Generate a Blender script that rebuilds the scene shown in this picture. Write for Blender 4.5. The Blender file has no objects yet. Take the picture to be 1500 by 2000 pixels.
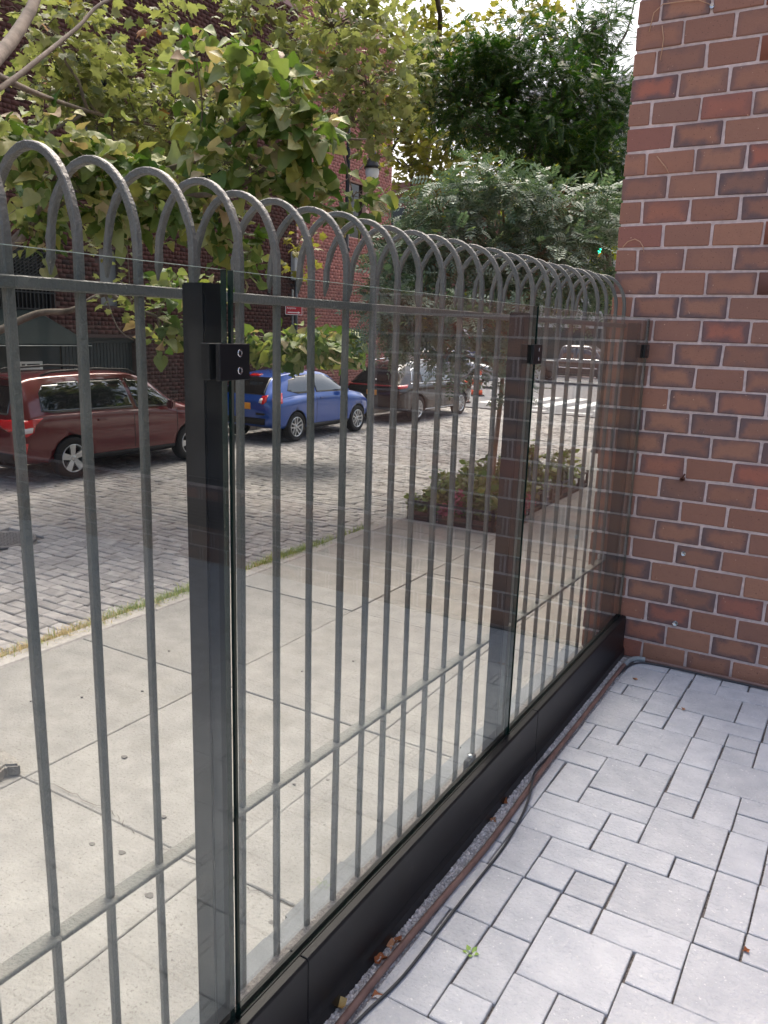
import bpy, bmesh, math, random
import numpy as np
from mathutils import Vector, Matrix, Quaternion
from mathutils.bvhtree import BVHTree
random.seed(7); RNG = np.random.default_rng(11)
SC = bpy.context.scene; COL = SC.collection
R = math.radians

# ------------------------------------------------------------------ camera
CAM = Vector((0.87448, -3.81839, 1.53565)); FPX = 1570.6
AX = [Vector(a) for a in ((0.857069, 0.514278, 0.030826), (0.139384, -0.173857, -0.974857), (-0.495988, 0.839817, -0.220689))]  # right, down, forward
cd = bpy.data.cameras.new('camera'); cam = bpy.data.objects.new('camera', cd); COL.objects.link(cam)
cd.sensor_fit = 'VERTICAL'; cd.sensor_height = 36.0; cd.lens = FPX / 2000 * 36.0
cd.clip_start = 0.05; cd.clip_end = 2000
cam.matrix_world = Matrix(((AX[0].x, -AX[1].x, -AX[2].x, CAM.x), (AX[0].y, -AX[1].y, -AX[2].y, CAM.y), (AX[0].z, -AX[1].z, -AX[2].z, CAM.z), (0, 0, 0, 1)))
SC.camera = cam

# ------------------------------------------------------------------ world, sun, exposure
SUN_EL, SUN_AZ = R(62), R(-30)          # azimuth from +Y, positive to +X
w = bpy.data.worlds.new('World'); SC.world = w; w.use_nodes = True
nt = w.node_tree; bg = nt.nodes['Background']
sky = nt.nodes.new('ShaderNodeTexSky'); sky.sky_type = 'NISHITA'; sky.sun_disc = False
sky.sun_elevation = SUN_EL; sky.sun_rotation = SUN_AZ; sky.air_density = 1.0; sky.dust_density = 8.0; sky.ozone_density = 0.4; sky.altitude = 0
nt.links.new(sky.outputs[0], bg.inputs[0]); bg.inputs[1].default_value = 0.15
sl = bpy.data.lights.new('sun', 'SUN'); sl.energy = .62; sl.angle = R(30); sl.color = (1.0, .97, .92)
sun = bpy.data.objects.new('sun', sl); COL.objects.link(sun)
sun.rotation_euler = Vector((math.sin(SUN_AZ) * math.cos(SUN_EL), math.cos(SUN_AZ) * math.cos(SUN_EL), math.sin(SUN_EL))).to_track_quat('Z', 'Y').to_euler()
SC.view_settings.view_transform = 'Standard'; SC.view_settings.look = 'None'; SC.view_settings.gamma = 1.0
SC.view_settings.exposure = 1.38
SC.render.resolution_x, SC.render.resolution_y = 768, 1024

# ------------------------------------------------------------------ helpers
def ray(px, py): return AX[0] * ((px - 750) / FPX) + AX[1] * ((py - 1000) / FPX) + AX[2]
def at(px, py, ax, v):
    d = ray(px, py); i = 'xyz'.index(ax); return CAM + d * ((v - CAM[i]) / d[i])
def dep(px, py, depth): return CAM + ray(px, py) * depth
def proj(P):
    d = Vector(P) - CAM; z = d.dot(AX[2])
    return (750 + FPX * d.dot(AX[0]) / z, 1000 + FPX * d.dot(AX[1]) / z, z) if z > .05 else (-9999, -9999, z)

def link(o, parent=None, **kw):
    COL.objects.link(o)
    if parent is not None: o.parent = parent
    for k, v in kw.items(): o[k] = v
    return o
def thing(name, loc, label, cat, group=None, rz=0):
    o = bpy.data.objects.new(name, None); o.empty_display_size = .1; o.location = loc; o.rotation_euler = (0, 0, rz)
    link(o, None, label=label, category=cat)
    if group: o['group'] = group
    return o
class MB:
    def __init__(s): s.v = []; s.f = []; s.m = []; s.sm = []
    def add(s, vs, fs, mi=0, sm=False):
        n = len(s.v); s.v.extend(tuple(v) for v in vs)
        for f in fs: s.f.append(tuple(i + n for i in f)); s.m.append(mi); s.sm.append(sm)
        return s
    def box(s, a, b, mi=0, mat=None):
        x0, y0, z0 = a; x1, y1, z1 = b
        vs = [(x0, y0, z0), (x1, y0, z0), (x1, y1, z0), (x0, y1, z0), (x0, y0, z1), (x1, y0, z1), (x1, y1, z1), (x0, y1, z1)]
        if mat is not None: vs = [mat @ Vector(v) for v in vs]
        return s.add(vs, [(3, 2, 1, 0), (4, 5, 6, 7), (0, 1, 5, 4), (1, 2, 6, 5), (2, 3, 7, 6), (3, 0, 4, 7)], mi)
    def bar(s, p, q, wx, wy, up=(0, 0, 1), mi=0):
        p, q = Vector(p), Vector(q); d = (q - p).normalized(); u = Vector(up)
        if abs(d.dot(u)) > .98: u = Vector((0, 1, 0))
        a = d.cross(u).normalized() * wx / 2; b = a.cross(d).normalized() * wy / 2
        vs = [p - a - b, p + a - b, p + a + b, p - a + b, q - a - b, q + a - b, q + a + b, q - a + b]
        return s.add(vs, [(0, 1, 2, 3), (7, 6, 5, 4), (4, 5, 1, 0), (5, 6, 2, 1), (6, 7, 3, 2), (7, 4, 0, 3)], mi)
    def tube(s, pts, rad, n=8, mi=0, sm=True, cap=True):
        pts = [Vector(p) for p in pts]; k = len(pts)
        if not hasattr(rad, '__len__'): rad = [rad] * k
        rings = []; prev = None
        for i, p in enumerate(pts):
            d = (pts[min(i + 1, k - 1)] - pts[max(i - 1, 0)]).normalized()
            if prev is None: a = d.orthogonal().normalized()
            else: a = (prev - d * prev.dot(d)).normalized()
            prev = a; b = d.cross(a)
            rings.append([p + (a * math.cos(t) + b * math.sin(t)) * rad[i] for t in [2 * math.pi * j / n for j in range(n)]])
        vs = [v for r in rings for v in r]; fs = []
        for i in range(k - 1):
            for j in range(n): fs.append((i * n + j, i * n + (j + 1) % n, (i + 1) * n + (j + 1) % n, (i + 1) * n + j))
        if cap: fs.append(tuple(range(n))[::-1]); fs.append(tuple((k - 1) * n + j for j in range(n)))
        return s.add(vs, fs, mi, sm)
    def lathe(s, prof, n=24, axis='z', c=(0, 0, 0), mi=0, sm=True):
        vs = []; c = Vector(c); k = len(prof)
        for r, h in prof:
            for j in range(n):
                t = 2 * math.pi * j / n; x, y = r * math.cos(t), r * math.sin(t)
                vs.append(c + (Vector((x, y, h)) if axis == 'z' else Vector((h, x, y)) if axis == 'x' else Vector((y, h, x))))
        fs = [(i * n + j, i * n + (j + 1) % n, (i + 1) * n + (j + 1) % n, (i + 1) * n + j) for i in range(k - 1) for j in range(n)]
        return s.add(vs, fs, mi, sm)
    def poly(s, pts, d, mi=0):   # pts planar loop, extruded by vector d
        n = len(pts); d = Vector(d); vs = [Vector(p) for p in pts] + [Vector(p) + d for p in pts]
        return s.add(vs, [tuple(range(n))[::-1], tuple(range(n, 2 * n))] + [(i, (i + 1) % n, n + (i + 1) % n, n + i) for i in range(n)], mi)
    def mesh(s, name, mats):
        me = bpy.data.meshes.new(name); me.from_pydata(s.v, [], s.f)
        for m in (mats if isinstance(mats, (list, tuple)) else [mats]): me.materials.append(m)
        if any(s.m): me.polygons.foreach_set('material_index', s.m)
        if any(s.sm): me.polygons.foreach_set('use_smooth', s.sm)
        me.update(); return me
    def build(s, name, mats, parent=None, loc=(0, 0, 0), bevel=0, seg=2, **kw):
        me = s.mesh(name, mats)
        bm = bmesh.new(); bm.from_mesh(me); bmesh.ops.recalc_face_normals(bm, faces=bm.faces)
        if bevel:
            es = [e for e in bm.edges if len(e.link_faces) == 2 and e.calc_face_angle() > .5]
            bmesh.ops.bevel(bm, geom=es, offset=bevel, segments=seg, affect='EDGES', clamp_overlap=True)
        bm.to_mesh(me); bm.free()
        o = bpy.data.objects.new(name, me); o.location = loc; return link(o, parent, **kw)
def inst(name, me, parent, loc, rot=None, scale=None, **kw):
    o = bpy.data.objects.new(name, me); o.location = loc
    if rot is not None: o.rotation_euler = rot
    if scale is not None: o.scale = scale
    return link(o, parent, **kw)
def bevbox(name, sx, sy, sz, bev, mat, seed=None, amp=0):
    mb = MB().box((-sx / 2, -sy / 2, -sz / 2), (sx / 2, sy / 2, sz / 2)); me = mb.mesh(name, mat)
    bm = bmesh.new(); bm.from_mesh(me); bmesh.ops.recalc_face_normals(bm, faces=bm.faces)
    if seed is not None:
        rr = random.Random(seed)
        for v in bm.verts: v.co += Vector((rr.uniform(-amp, amp), rr.uniform(-amp, amp), rr.uniform(-amp, amp)))
    bmesh.ops.bevel(bm, geom=bm.edges[:], offset=bev, segments=1, affect='EDGES'); bm.to_mesh(me); bm.free(); return me
def arr_mesh(name, V, F, mats, mi=None, smooth=False):
    V = np.asarray(V, np.float32); F = np.asarray(F, np.int32); k = F.shape[1]
    me = bpy.data.meshes.new(name); me.vertices.add(len(V)); me.vertices.foreach_set('co', V.ravel())
    me.loops.add(F.size); me.loops.foreach_set('vertex_index', F.ravel())
    me.polygons.add(len(F)); me.polygons.foreach_set('loop_start', np.arange(0, F.size, k, dtype=np.int32)); me.polygons.foreach_set('loop_total', np.full(len(F), k, np.int32))
    for m in (mats if isinstance(mats, (list, tuple)) else [mats]): me.materials.append(m)
    if mi is not None: me.polygons.foreach_set('material_index', np.asarray(mi, np.int32))
    if smooth: me.polygons.foreach_set('use_smooth', np.ones(len(F), bool))
    me.update(calc_edges=True); return me
def many_boxes(name, boxes, mat, bev=.0):   # boxes: rows x0,y0,z0,x1,y1,z1 ; chamfered tops when bev
    B = np.asarray(boxes, np.float32); n = len(B)
    V = np.zeros((n, 8, 3), np.float32)
    for i, (a, b, c) in enumerate(((0, 1, 2), (3, 1, 2), (3, 4, 2), (0, 4, 2), (0, 1, 5), (3, 1, 5), (3, 4, 5), (0, 4, 5))):
        V[:, i, 0] = B[:, a]; V[:, i, 1] = B[:, b]; V[:, i, 2] = B[:, c]
    f = np.array([(4, 5, 6, 7), (0, 1, 5, 4), (1, 2, 6, 5), (2, 3, 7, 6), (3, 0, 4, 7), (3, 2, 1, 0)])
    F = (f[None] + (np.arange(n) * 8)[:, None, None]).reshape(-1, 4)
    return arr_mesh(name, V.reshape(-1, 3), F, mat)

# ------------------------------------------------------------------ materials
def s(r, g, b):
    f = lambda c: (c / 255 / 12.92) if c / 255 <= .04045 else ((c / 255 + .055) / 1.055) ** 2.4
    return (f(r), f(g), f(b), 1)
MATS = {}
class NT:
    def __init__(s_, name):
        s_.m = bpy.data.materials.new(name); s_.m.use_nodes = True; s_.t = s_.m.node_tree; s_.b = s_.t.nodes['Principled BSDF']; s_.out = s_.t.nodes['Material Output']
    def n(s_, typ, **kw):
        nd = s_.t.nodes.new('ShaderNode' + typ)
        for k, v in kw.items():
            if k.startswith('i_'): nd.inputs[int(k[2:]) if k[2:].isdigit() else k[2:].replace('_', ' ')].default_value = v
            else: setattr(nd, k, v)
        return nd
    def l(s_, a, b): s_.t.links.new(a, b)
    def math(s_, op, a, b=None, c=None):
        nd = s_.n('Math', operation=op)
        for i, x in enumerate((a, b, c)):
            if x is None: continue
            if isinstance(x, (int, float)): nd.inputs[i].default_value = x
            else: s_.l(x, nd.inputs[i])
        return nd.outputs[0]
    def mix(s_, fac, a, b, blend='MIX'):
        nd = s_.n('Mix', data_type='RGBA', blend_type=blend)
        for i, x in ((0, fac), (6, a), (7, b)):
            if isinstance(x, (int, float)): nd.inputs[i].default_value = x
            elif isinstance(x, tuple): nd.inputs[i].default_value = x
            else: s_.l(x, nd.inputs[i])
        return nd.outputs[2]
    def ramp(s_, fac, stops, interp='LINEAR'):
        nd = s_.n('ValToRGB'); cr = nd.color_ramp; cr.interpolation = interp
        while len(cr.elements) < len(stops): cr.elements.new(.5)
        for e, (p, c) in zip(cr.elements, stops): e.position = p; e.color = c if isinstance(c, tuple) else (c, c, c, 1)
        s_.l(fac, nd.inputs[0]); return nd.outputs[0]
    def coords(s_, rnd=None):
        tc = s_.n('TexCoord'); v = tc.outputs['Object']
        if rnd is not None:
            a = s_.n('VectorMath', operation='ADD'); m = s_.n('Combine XYZ'.replace(' ', '')); k = s_.math('MULTIPLY', rnd, 137.0)
            for i in range(3): s_.l(k, m.inputs[i])
            s_.l(v, a.inputs[0]); s_.l(m.outputs[0], a.inputs[1]); v = a.outputs[0]
        return v
    def noise(s_, v, scale, detail=4, rough=.55):
        nd = s_.n('TexNoise'); nd.inputs['Scale'].default_value = scale; nd.inputs['Detail'].default_value = detail; nd.inputs['Roughness'].default_value = rough
        if v is not None: s_.l(v, nd.inputs['Vector'])
        return nd.outputs[0]
    def bump(s_, h, strength=.3, dist=.01):
        nd = s_.n('Bump'); nd.inputs['Strength'].default_value = strength; nd.inputs['Distance'].default_value = dist
        s_.l(h, nd.inputs['Height']); s_.l(nd.outputs[0], s_.b.inputs['Normal'])
    def rnd(s_, kind):
        if kind == 'object': return s_.n('ObjectInfo').outputs['Random']
        return s_.n('NewGeometry').outputs['Random Per Island']
    def set(s_, **kw):
        for k, v in kw.items():
            k = k.replace('_', ' ')
            if hasattr(v, 'links') or hasattr(v, 'is_linked'): s_.l(v, s_.b.inputs[k])
            else: s_.b.inputs[k].default_value = v
        return s_
def surf(name, c1, c2, scale=8, rough=.8, bump=.2, bscale=None, bdist=.004, var=0.0, kind=None, metallic=0, coat=0, spec=.5, detail=5, speck=None, stain=None):
    t = NT(name); r = t.rnd(kind) if kind else None
    v = t.coords(r if kind == 'object' else None)
    n1 = t.noise(v, scale, detail); col = t.mix(t.ramp(n1, [(.3, 0.), (.7, 1.)]), c1, c2)
    if r is not None and var:
        col = t.mix(1.0, col, t.ramp(r, [(0, 1 - var), (1, 1 + var * .5)]), 'MULTIPLY')
    if speck:
        sp = t.noise(v, speck[0], 2); col = t.mix(t.ramp(sp, [(speck[1], 0.), (speck[1] + .06, 1.)]), col, speck[2])
    if stain:
        st_ = t.noise(v, stain[0], 6, .7); col = t.mix(t.ramp(st_, [(stain[1], 0.), (stain[1] + .08, stain[3])]), col, stain[2])
    t.set(Base_Color=col, Roughness=rough, Metallic=metallic, Coat_Weight=coat)
    t.b.inputs['Specular IOR Level'].default_value = spec
    if bump: t.bump(t.noise(v, bscale or scale * 6, 5), bump, bdist)
    MATS[name] = t.m; return t.m
def plain(name, c, rough=.5, metallic=0, coat=0, emit=0, spec=.5):
    t = NT(name); t.set(Base_Color=c, Roughness=rough, Metallic=metallic, Coat_Weight=coat); t.b.inputs['Specular IOR Level'].default_value = spec
    if emit: t.b.inputs['Emission Color'].default_value = c; t.b.inputs['Emission Strength'].default_value = emit
    MATS[name] = t.m; return t.m

def brick_mat():
    t = NT('flashed_brick'); r = t.rnd('object'); v = t.coords(r); tc = t.n('TexCoord'); sp = t.n('SeparateXYZ'); t.l(tc.outputs['Object'], sp.inputs[0])
    n1 = t.noise(v, 14, 4); nb = t.noise(v, 40, 4)
    ex = t.math('SUBTRACT', t.math('ABSOLUTE', sp.outputs[0]), .062); ez = t.math('SUBTRACT', t.math('ABSOLUTE', sp.outputs[2]), .018)
    d = t.math('MAXIMUM', ex, ez)
    d = t.math('ADD', d, t.math('MULTIPLY', t.math('SUBTRACT', n1, .5), .075))
    wn = t.n('TexWhiteNoise', noise_dimensions='1D'); t.l(r, wn.inputs['W'])
    r2 = wn.outputs['Value']
    rim = t.math('MULTIPLY', t.ramp(d, [(-.004, 0.), (.026, 1.)]), t.ramp(r2, [(.25, .03), (.8, .85)]))
    core = t.ramp(r, [(0, s(168, 119, 98)), (.2, s(146, 107, 93)), (.4, s(174, 126, 103)), (.55, s(156, 110, 92)), (.7, s(140, 107, 95)), (.85, s(168, 115, 95)), (.95, s(176, 109, 91)), (1, s(118, 97, 95))])
    col = t.mix(t.math('MULTIPLY', nb, .5), core, s(136, 98, 82))
    col = t.mix(rim, col, s(100, 86, 88))
    dk = t.noise(v, 160, 2); col = t.mix(t.ramp(dk, [(.66, 0.), (.72, .6)]), col, s(58, 40, 38))
    lt = t.noise(v, 95, 1); col = t.mix(t.ramp(lt, [(.77, 0.), (.79, .8)]), col, s(214, 176, 150))
    t.set(Base_Color=col, Roughness=.85); t.b.inputs['Specular IOR Level'].default_value = .25
    t.bump(t.noise(v, 150, 6, .7), .7, .005); return t.m
def glass_mat():
    t = NT('clear_glass'); fr = t.n('Fresnel'); t.l(t.math('ADD', t.math('MULTIPLY', t.n('NewGeometry').outputs['Backfacing'], 1 / 1.52 - 1.52), 1.52), fr.inputs[0])
    tr = t.n('BsdfTransparent'); tr.inputs[0].default_value = (.955, .975, .965, 1); gl = t.n('BsdfGlossy'); gl.inputs['Roughness'].default_value = .0; gl.inputs[0].default_value = (.95, 1, .98, 1)
    df = t.n('BsdfDiffuse'); df.inputs[0].default_value = (.8, .82, .8, 1)
    m1 = t.n('MixShader'); m2 = t.n('MixShader'); nz = t.noise(t.coords(), 3.0, 6, .7)
    t.l(fr.outputs[0], m1.inputs[0]); t.l(tr.outputs[0], m1.inputs[1]); t.l(gl.outputs[0], m1.inputs[2])
    t.l(t.ramp(nz, [(.4, .0008), (.8, .007)]), m2.inputs[0]); t.l(m1.outputs[0], m2.inputs[1]); t.l(df.outputs[0], m2.inputs[2])
    t.l(m2.outputs[0], t.out.inputs[0]); return t.m
def leaf_mat(name, stops, under=None, trans=.35, rough=.5, tcol=None):
    t = NT(name); r = t.rnd('island'); ob = t.n('ObjectInfo').outputs['Random']
    r = t.math('FRACT', t.math('ADD', r, t.math('MULTIPLY', ob, 7.31)))
    col = t.ramp(r, stops); nz = t.noise(t.coords(), 25, 3); col = t.mix(t.math('MULTIPLY', nz, .3), col, t.mix(1., col, (.6, .6, .5, 1), 'MULTIPLY'))
    if under: col = t.mix(t.math('MULTIPLY', t.n('NewGeometry').outputs['Backfacing'], .85), col, under)
    t.set(Base_Color=col, Roughness=rough); t.b.inputs['Specular IOR Level'].default_value = .4
    tl = t.n('BsdfTranslucent'); mx = t.n('MixShader'); mx.inputs[0].default_value = trans
    t.l(t.mix(1., col, tcol or (1.15, 1.25, .62, 1), 'MULTIPLY'), tl.inputs[0]); t.l(t.b.outputs[0], mx.inputs[1]); t.l(tl.outputs[0], mx.inputs[2]); t.l(mx.outputs[0], t.out.inputs[0])
    MATS[name] = t.m; return t.m

BRICK = brick_mat(); GLASS = glass_mat()
MORTAR = surf('mortar', s(222, 202, 196), s(192, 172, 166), 40, .95, .8, 200, .004, spec=.2)
PAVER = surf('paver_concrete', s(192, 193, 197), s(172, 174, 180), 12, .8, 1.0, 70, .007, var=.10, kind='object', spec=.3, speck=(100, .66, s(206, 206, 206)), detail=10, stain=(11, .66, s(206, 202, 192), .7))
PAVERB = surf('paver_concrete_far', s(192, 193, 197), s(172, 174, 180), 9, .8, .2, 70, .003, var=.07, kind='island', spec=.3)
GRAVEL = surf('joint_gravel', s(84, 80, 78), s(138, 132, 128), 160, .95, 1.0, 220, .006, spec=.2, detail=2)
CRUSH = surf('crushed_concrete', s(160, 156, 154), s(206, 203, 202), 90, .95, .9, 140, .008, spec=.2, detail=3, speck=(210, .62, s(84, 78, 74)))
BLACKAL = surf('black_aluminium', s(20, 20, 22), s(27, 27, 30), 6, .4, .06, 90, .001, spec=.3, stain=(14, .6, s(50, 50, 52), .5))
POSTBLK = surf('black_post_paint', s(18, 19, 23), s(30, 31, 36), 6, .3, .05, 30, .001, spec=.4, stain=(20, .64, s(56, 57, 60), .5))
RUBBER = plain('black_rubber', s(12, 12, 13), .6)
STEEL = plain('stainless', s(190, 190, 190), .25, 1)
GEDGE = plain('glass_edge', s(14, 40, 36), .12, 0, 0, 0, .8); GTOP = plain('glass_top_edge', s(206, 226, 220), .2, 0, 0, 0, .8)  # GTOP: sky reflection on the polished top edge put into a pale base colour
IRON = surf('painted_iron', s(84, 86, 81), s(108, 105, 98), 9, .42, 1.0, 150, .004, var=.08, kind='object', spec=.5, detail=4)
SIDEWALK = surf('sidewalk_concrete', s(150, 148, 143), s(130, 128, 124), 5, .9, 1.0, 55, .008, var=.06, kind='object', spec=.2, speck=(80, .62, s(112, 109, 104)), detail=10, stain=(1.7, .58, s(122, 119, 112), .4))
SUBBASE = surf('dark_joint', s(96, 90, 82), s(70, 66, 60), 20, .95, .3)
KERB = surf('granite_kerb', s(168, 164, 158), s(140, 136, 132), 30, .85, .5, 80, .006, var=.1, kind='object')
COBBLE = surf('granite_sett', s(164, 160, 156), s(130, 126, 124), 9, .72, .5, 45, .008, var=.22, kind='object', spec=.45)
COBBLEB = surf('granite_sett_far', s(164, 160, 156), s(130, 126, 124), 9, .72, .5, 45, .008, var=.22, kind='island', spec=.45)
SAND = surf('sett_joint_sand', s(74, 70, 66), s(98, 92, 84), 30, .95, .5, 120, .006)
ASPHALT = surf('asphalt', s(112, 112, 114), s(94, 94, 97), 1.2, .85, .3, 120, .004)
PAINTW = surf('road_paint', s(226, 226, 224), s(196, 196, 194), 8, .7, .1)
DIRT = surf('soil', s(70, 54, 44), s(48, 38, 32), 20, .95, .8, 60, .02)
GREY = surf('grey_ground', s(150, 146, 140), s(130, 126, 120), .5, .95, .1)

# ------------------------------------------------------------------ ground, street, pavements
def structure(o): o['kind'] = 'structure'; return o
structure(MB().box((-700, -700, -1.6), (700, 700, -1.12)).build('ground', GREY))
street = structure(MB().box((-12.3, -9, -1.115), (-4.33, 21.9, -1.026)).build('street', SAND))
cand = []; y = -8.9; row = 0
while y < 21.7:
    h = random.uniform(.118, .142); x = -12.28 + random.uniform(0, .12) + (row % 2) * .1
    while x < -4.42:
        L = random.uniform(.19, .27); x1 = min(x + L, -4.36)
        if x1 - x > .08:
            g = random.uniform(.004, .0075)
            cand.append((x + g, y + g + random.uniform(-.004, .004), x1 - g, y + h - g + random.uniform(-.004, .004), -.998 + random.uniform(-.006, .005) + .012 * math.sin(x * 1.3) * math.sin(y * .9)))
        x = x1
    y += h; row += 1
def seen(c):
    p = proj((c[0], c[1], -1)); return -20 < p[0] < 1190 and p[1] < 1330
vis = sorted([c for c in cand if seen(c)], key=lambda c: proj((c[0], c[1], -1))[2])
vis = [c for c in vis][:300]; vset = set(vis); MH = (-7.62, 1.72)
ok = lambda c: math.hypot((c[0] + c[2]) / 2 - MH[0], (c[1] + c[3]) / 2 - MH[1]) > .43
sett_me = [bevbox('sett', .22, .125, .1, .009, COBBLE, i, .004) for i in range(6)]
for i, c in enumerate(vis):
    if ok(c): inst('sett', sett_me[i % 6], street, ((c[0] + c[2]) / 2, (c[1] + c[3]) / 2, c[4] - .05), (random.uniform(-.03, .03), random.uniform(-.03, .03), random.uniform(-.02, .02) + (math.pi if i % 3 else 0)), ((c[2] - c[0]) / .22, (c[3] - c[1]) / .125, 1))
def chamfer_blocks(name, cs, mat, b=.009, depth=.06):
    n = len(cs); A = np.array(cs, np.float32); V = np.zeros((n, 12, 3), np.float32)
    tl = RNG.uniform(-.006, .006, (n, 2))
    for k, (zo, o) in enumerate(((-depth, 0), (-b * .8, 0), (0, b))):
        for j, (ix, iy, sx, sy) in enumerate(((0, 1, 1, 1), (2, 1, -1, 1), (2, 3, -1, -1), (0, 3, 1, -1))):
            V[:, k * 4 + j, 0] = A[:, ix] + sx * o; V[:, k * 4 + j, 1] = A[:, iy] + sy * o
            V[:, k * 4 + j, 2] = A[:, 4] + zo + (tl[:, 0] * sx + tl[:, 1] * sy if k else 0)
    f = [(8, 9, 10, 11)] + [(k * 4 + j, k * 4 + (j + 1) % 4, k * 4 + 4 + (j + 1) % 4, k * 4 + 4 + j) for k in (0, 1) for j in range(4)]
    F = (np.array(f)[None] + (np.arange(n) * 12)[:, None, None]).reshape(-1, 4)
    return arr_mesh(name, V.reshape(-1, 3), F, mat)
o = bpy.data.objects.new('setts', chamfer_blocks('setts', [c for c in cand if c not in vset and ok(c)], COBBLEB)); link(o, street, kind='stuff')
mb = MB().lathe([(0, -1.02), (.40, -1.02), (.40, -.992), (.372, -.990), (.368, -.996), (0, -.996)], 40, c=(*MH, 0))
CASTIRON = surf('cast_iron', s(112, 106, 102), s(88, 84, 82), 20, .6, .3, 90, .003)
mh = thing('manhole_cover', (*MH, -1.0), 'round cast iron manhole cover set in the cobbled street', 'manhole cover')
mb = MB().lathe([(0, -.02), (.40, -.02), (.40, .008), (.372, .010), (.368, .004), (0, .004)], 40); mb.build('plate', CASTIRON, mh)
mb = MB()
for i in range(-5, 6):
    for j in range(-8, 9):
        if math.hypot(i * .06, j * .04) < .335: mb.box((i * .06 - .022, j * .04 - .011, .003), (i * .06 + .022, j * .04 + .011, .011))
mb.build('raised_grip', CASTIRON, mh, kind='stuff')

sidewalk = structure(MB().box((-4.17, -9, -1.115), (-.27, 22.0, -.935)).build('sidewalk', SUBBASE))
XJ = [-4.165, -2.78, -1.42, -.275]; YJ = [-8.9, -7.4, -5.9, -4.4, -2.9, -1.4, .1, 1.87, 3.3, 4.75, 6.3, 7.8, 9.3, 10.8, 12.3, 13.8, 15.3, 16.8, 18.3, 19.8, 21.9]
for i in range(3):
    for j in range(len(YJ) - 1):
        x0, x1, y0, y1 = XJ[i], XJ[i + 1], YJ[j], YJ[j + 1]
        if i == 0 and 4 < y0 < 9:
            if y0 < 5: y1 = 5.30
            else: x0 = -2.93
        g = .004; dz = random.uniform(-.004, .004)
        me = bevbox('paving_slab', x1 - x0 - 2 * g, y1 - y0 - 2 * g, .09, .005, SIDEWALK)
        inst('paving_slab', me, sidewalk, ((x0 + x1) / 2, (y0 + y1) / 2, -.945 + dz))
y = -8.9; k = 0
while y < 21.8:
    L = random.uniform(1.5, 2.3); y1 = min(y + L, 21.9)
    inst('kerb_stone', bevbox('kerb_stone', .165, y1 - y - .012, .28, .014, KERB, k, .006), sidewalk, (-4.255, (y + y1) / 2, -1.04 + random.uniform(-.006, .006))); y = y1; k += 1
GUM = plain('gum_spot', s(92, 88, 84), .9); CRK = plain('crack_dark', s(84, 78, 70), .95)
for px, py, r in ((243, 1477, .03), (180, 1647, .025), (238, 1664, .03), (292, 1747, .035), (320, 1594, .022), (530, 1800, .022), (160, 1360, .016), (278, 1348, .016), (590, 1310, .014), (640, 1522, .018), (330, 1270, .014), (60, 1368, .012), (450, 1435, .02), (760, 1390, .02), (690, 1290, .014), (575, 1530, .015)):
    p = at(px, py, 'z', -.893); r *= .62
    mb = MB(); n = 9; mb.poly([(p.x + r * (1 + .25 * math.sin(3 * a + px)) * math.cos(a), p.y + r * .8 * math.sin(a), -.9005) for a in [2 * math.pi * j / n for j in range(n)]], (0, 0, .0055)); mb.build('gum_spot', GUM, sidewalk)
def ribbon(pts, wid, z):
    mb = MB(); P = [Vector((p[0], p[1], z)) for p in pts]; vs = []
    for i, p in enumerate(P):
        d = (P[min(i + 1, len(P) - 1)] - P[max(i - 1, 0)]).normalized(); nrm = Vector((-d.y, d.x, 0)); w = wid * random.uniform(.4, 1.2)
        vs += [p - nrm * w, p + nrm * w]
    mb.add(vs, [(2 * i, 2 * i + 1, 2 * i + 3, 2 * i + 2) for i in range(len(P) - 1)]); return mb
def wig(pxs, z, amp=.015, k=6):
    out = []; P = [at(x, y, 'z', z) for x, y in pxs]
    for a, b in zip(P, P[1:]):
        for j in range(k): q = a.lerp(b, j / k); out.append((q.x + random.uniform(-amp, amp), q.y + random.uniform(-amp, amp)))
    out.append((P[-1].x, P[-1].y)); return out
for pxs in ([(56, 1519), (105, 1535), (190, 1572), (225, 1590), (240, 1605), (262, 1627)], [(303, 1647), (335, 1664), (480, 1730), (520, 1748), (590, 1772)]):
    ribbon(wig(pxs, -.893), .0022, -.8945).build('crack', CRK, sidewalk)
# raised broken stone step at the left edge
BROKEN = surf('broken_concrete', s(150, 146, 138), s(112, 108, 102), 12, .95, 1.0, 40, .02)
mb = MB(); pts = [(-3.45, -1.36), (-3.05, -1.345), (-2.9, -1.36), (-2.80, -1.40), (-2.86, -1.45), (-2.82, -1.53), (-2.90, -1.60), (-3.3, -1.64), (-3.5, -1.6)]
mb.poly([(x - (-3.1), y - (-1.5), 0) for x, y in pts], (0, 0, .075)); st = mb.build('stone_step', BROKEN, None, (-3.1, -1.5, -.905), bevel=.012)
st['label'] = 'broken grey stone slab raised on the pavement at the left edge'; st['category'] = 'stone slab'

far_walk = structure(MB().box((-15.4, -20, -1.115), (-12.45, 22, -.88)).build('far_sidewalk', SIDEWALK))
y = -20
while y < 21.5: inst('kerb_stone', bevbox('kerb_stone', .15, 1.98, .3, .014, KERB, int(y), .006), far_walk, (-12.375, y + 1, -1.03)); y += 2
avenue = structure(MB().box((-140, 21.905, -1.118), (80, 60, -.985)).build('avenue', ASPHALT))
for i in range(9):
    x = -11.6 + i * 1.08; y0 = 23.9 + .25 * (i % 2)
    MB().box((x, y0, -.986), (x + .52, 28.6 + .3 * ((i * 7) % 3), -.981)).build('crossing_bar', PAINTW, avenue)
MB().box((-9.7, 22.5, -.986), (-8.5, 22.8, -.981)).build('stop_line', PAINTW, avenue); MB().box((-7.9, 22.6, -.986), (-6.9, 22.9, -.981)).build('stop_line', PAINTW, avenue)

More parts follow.
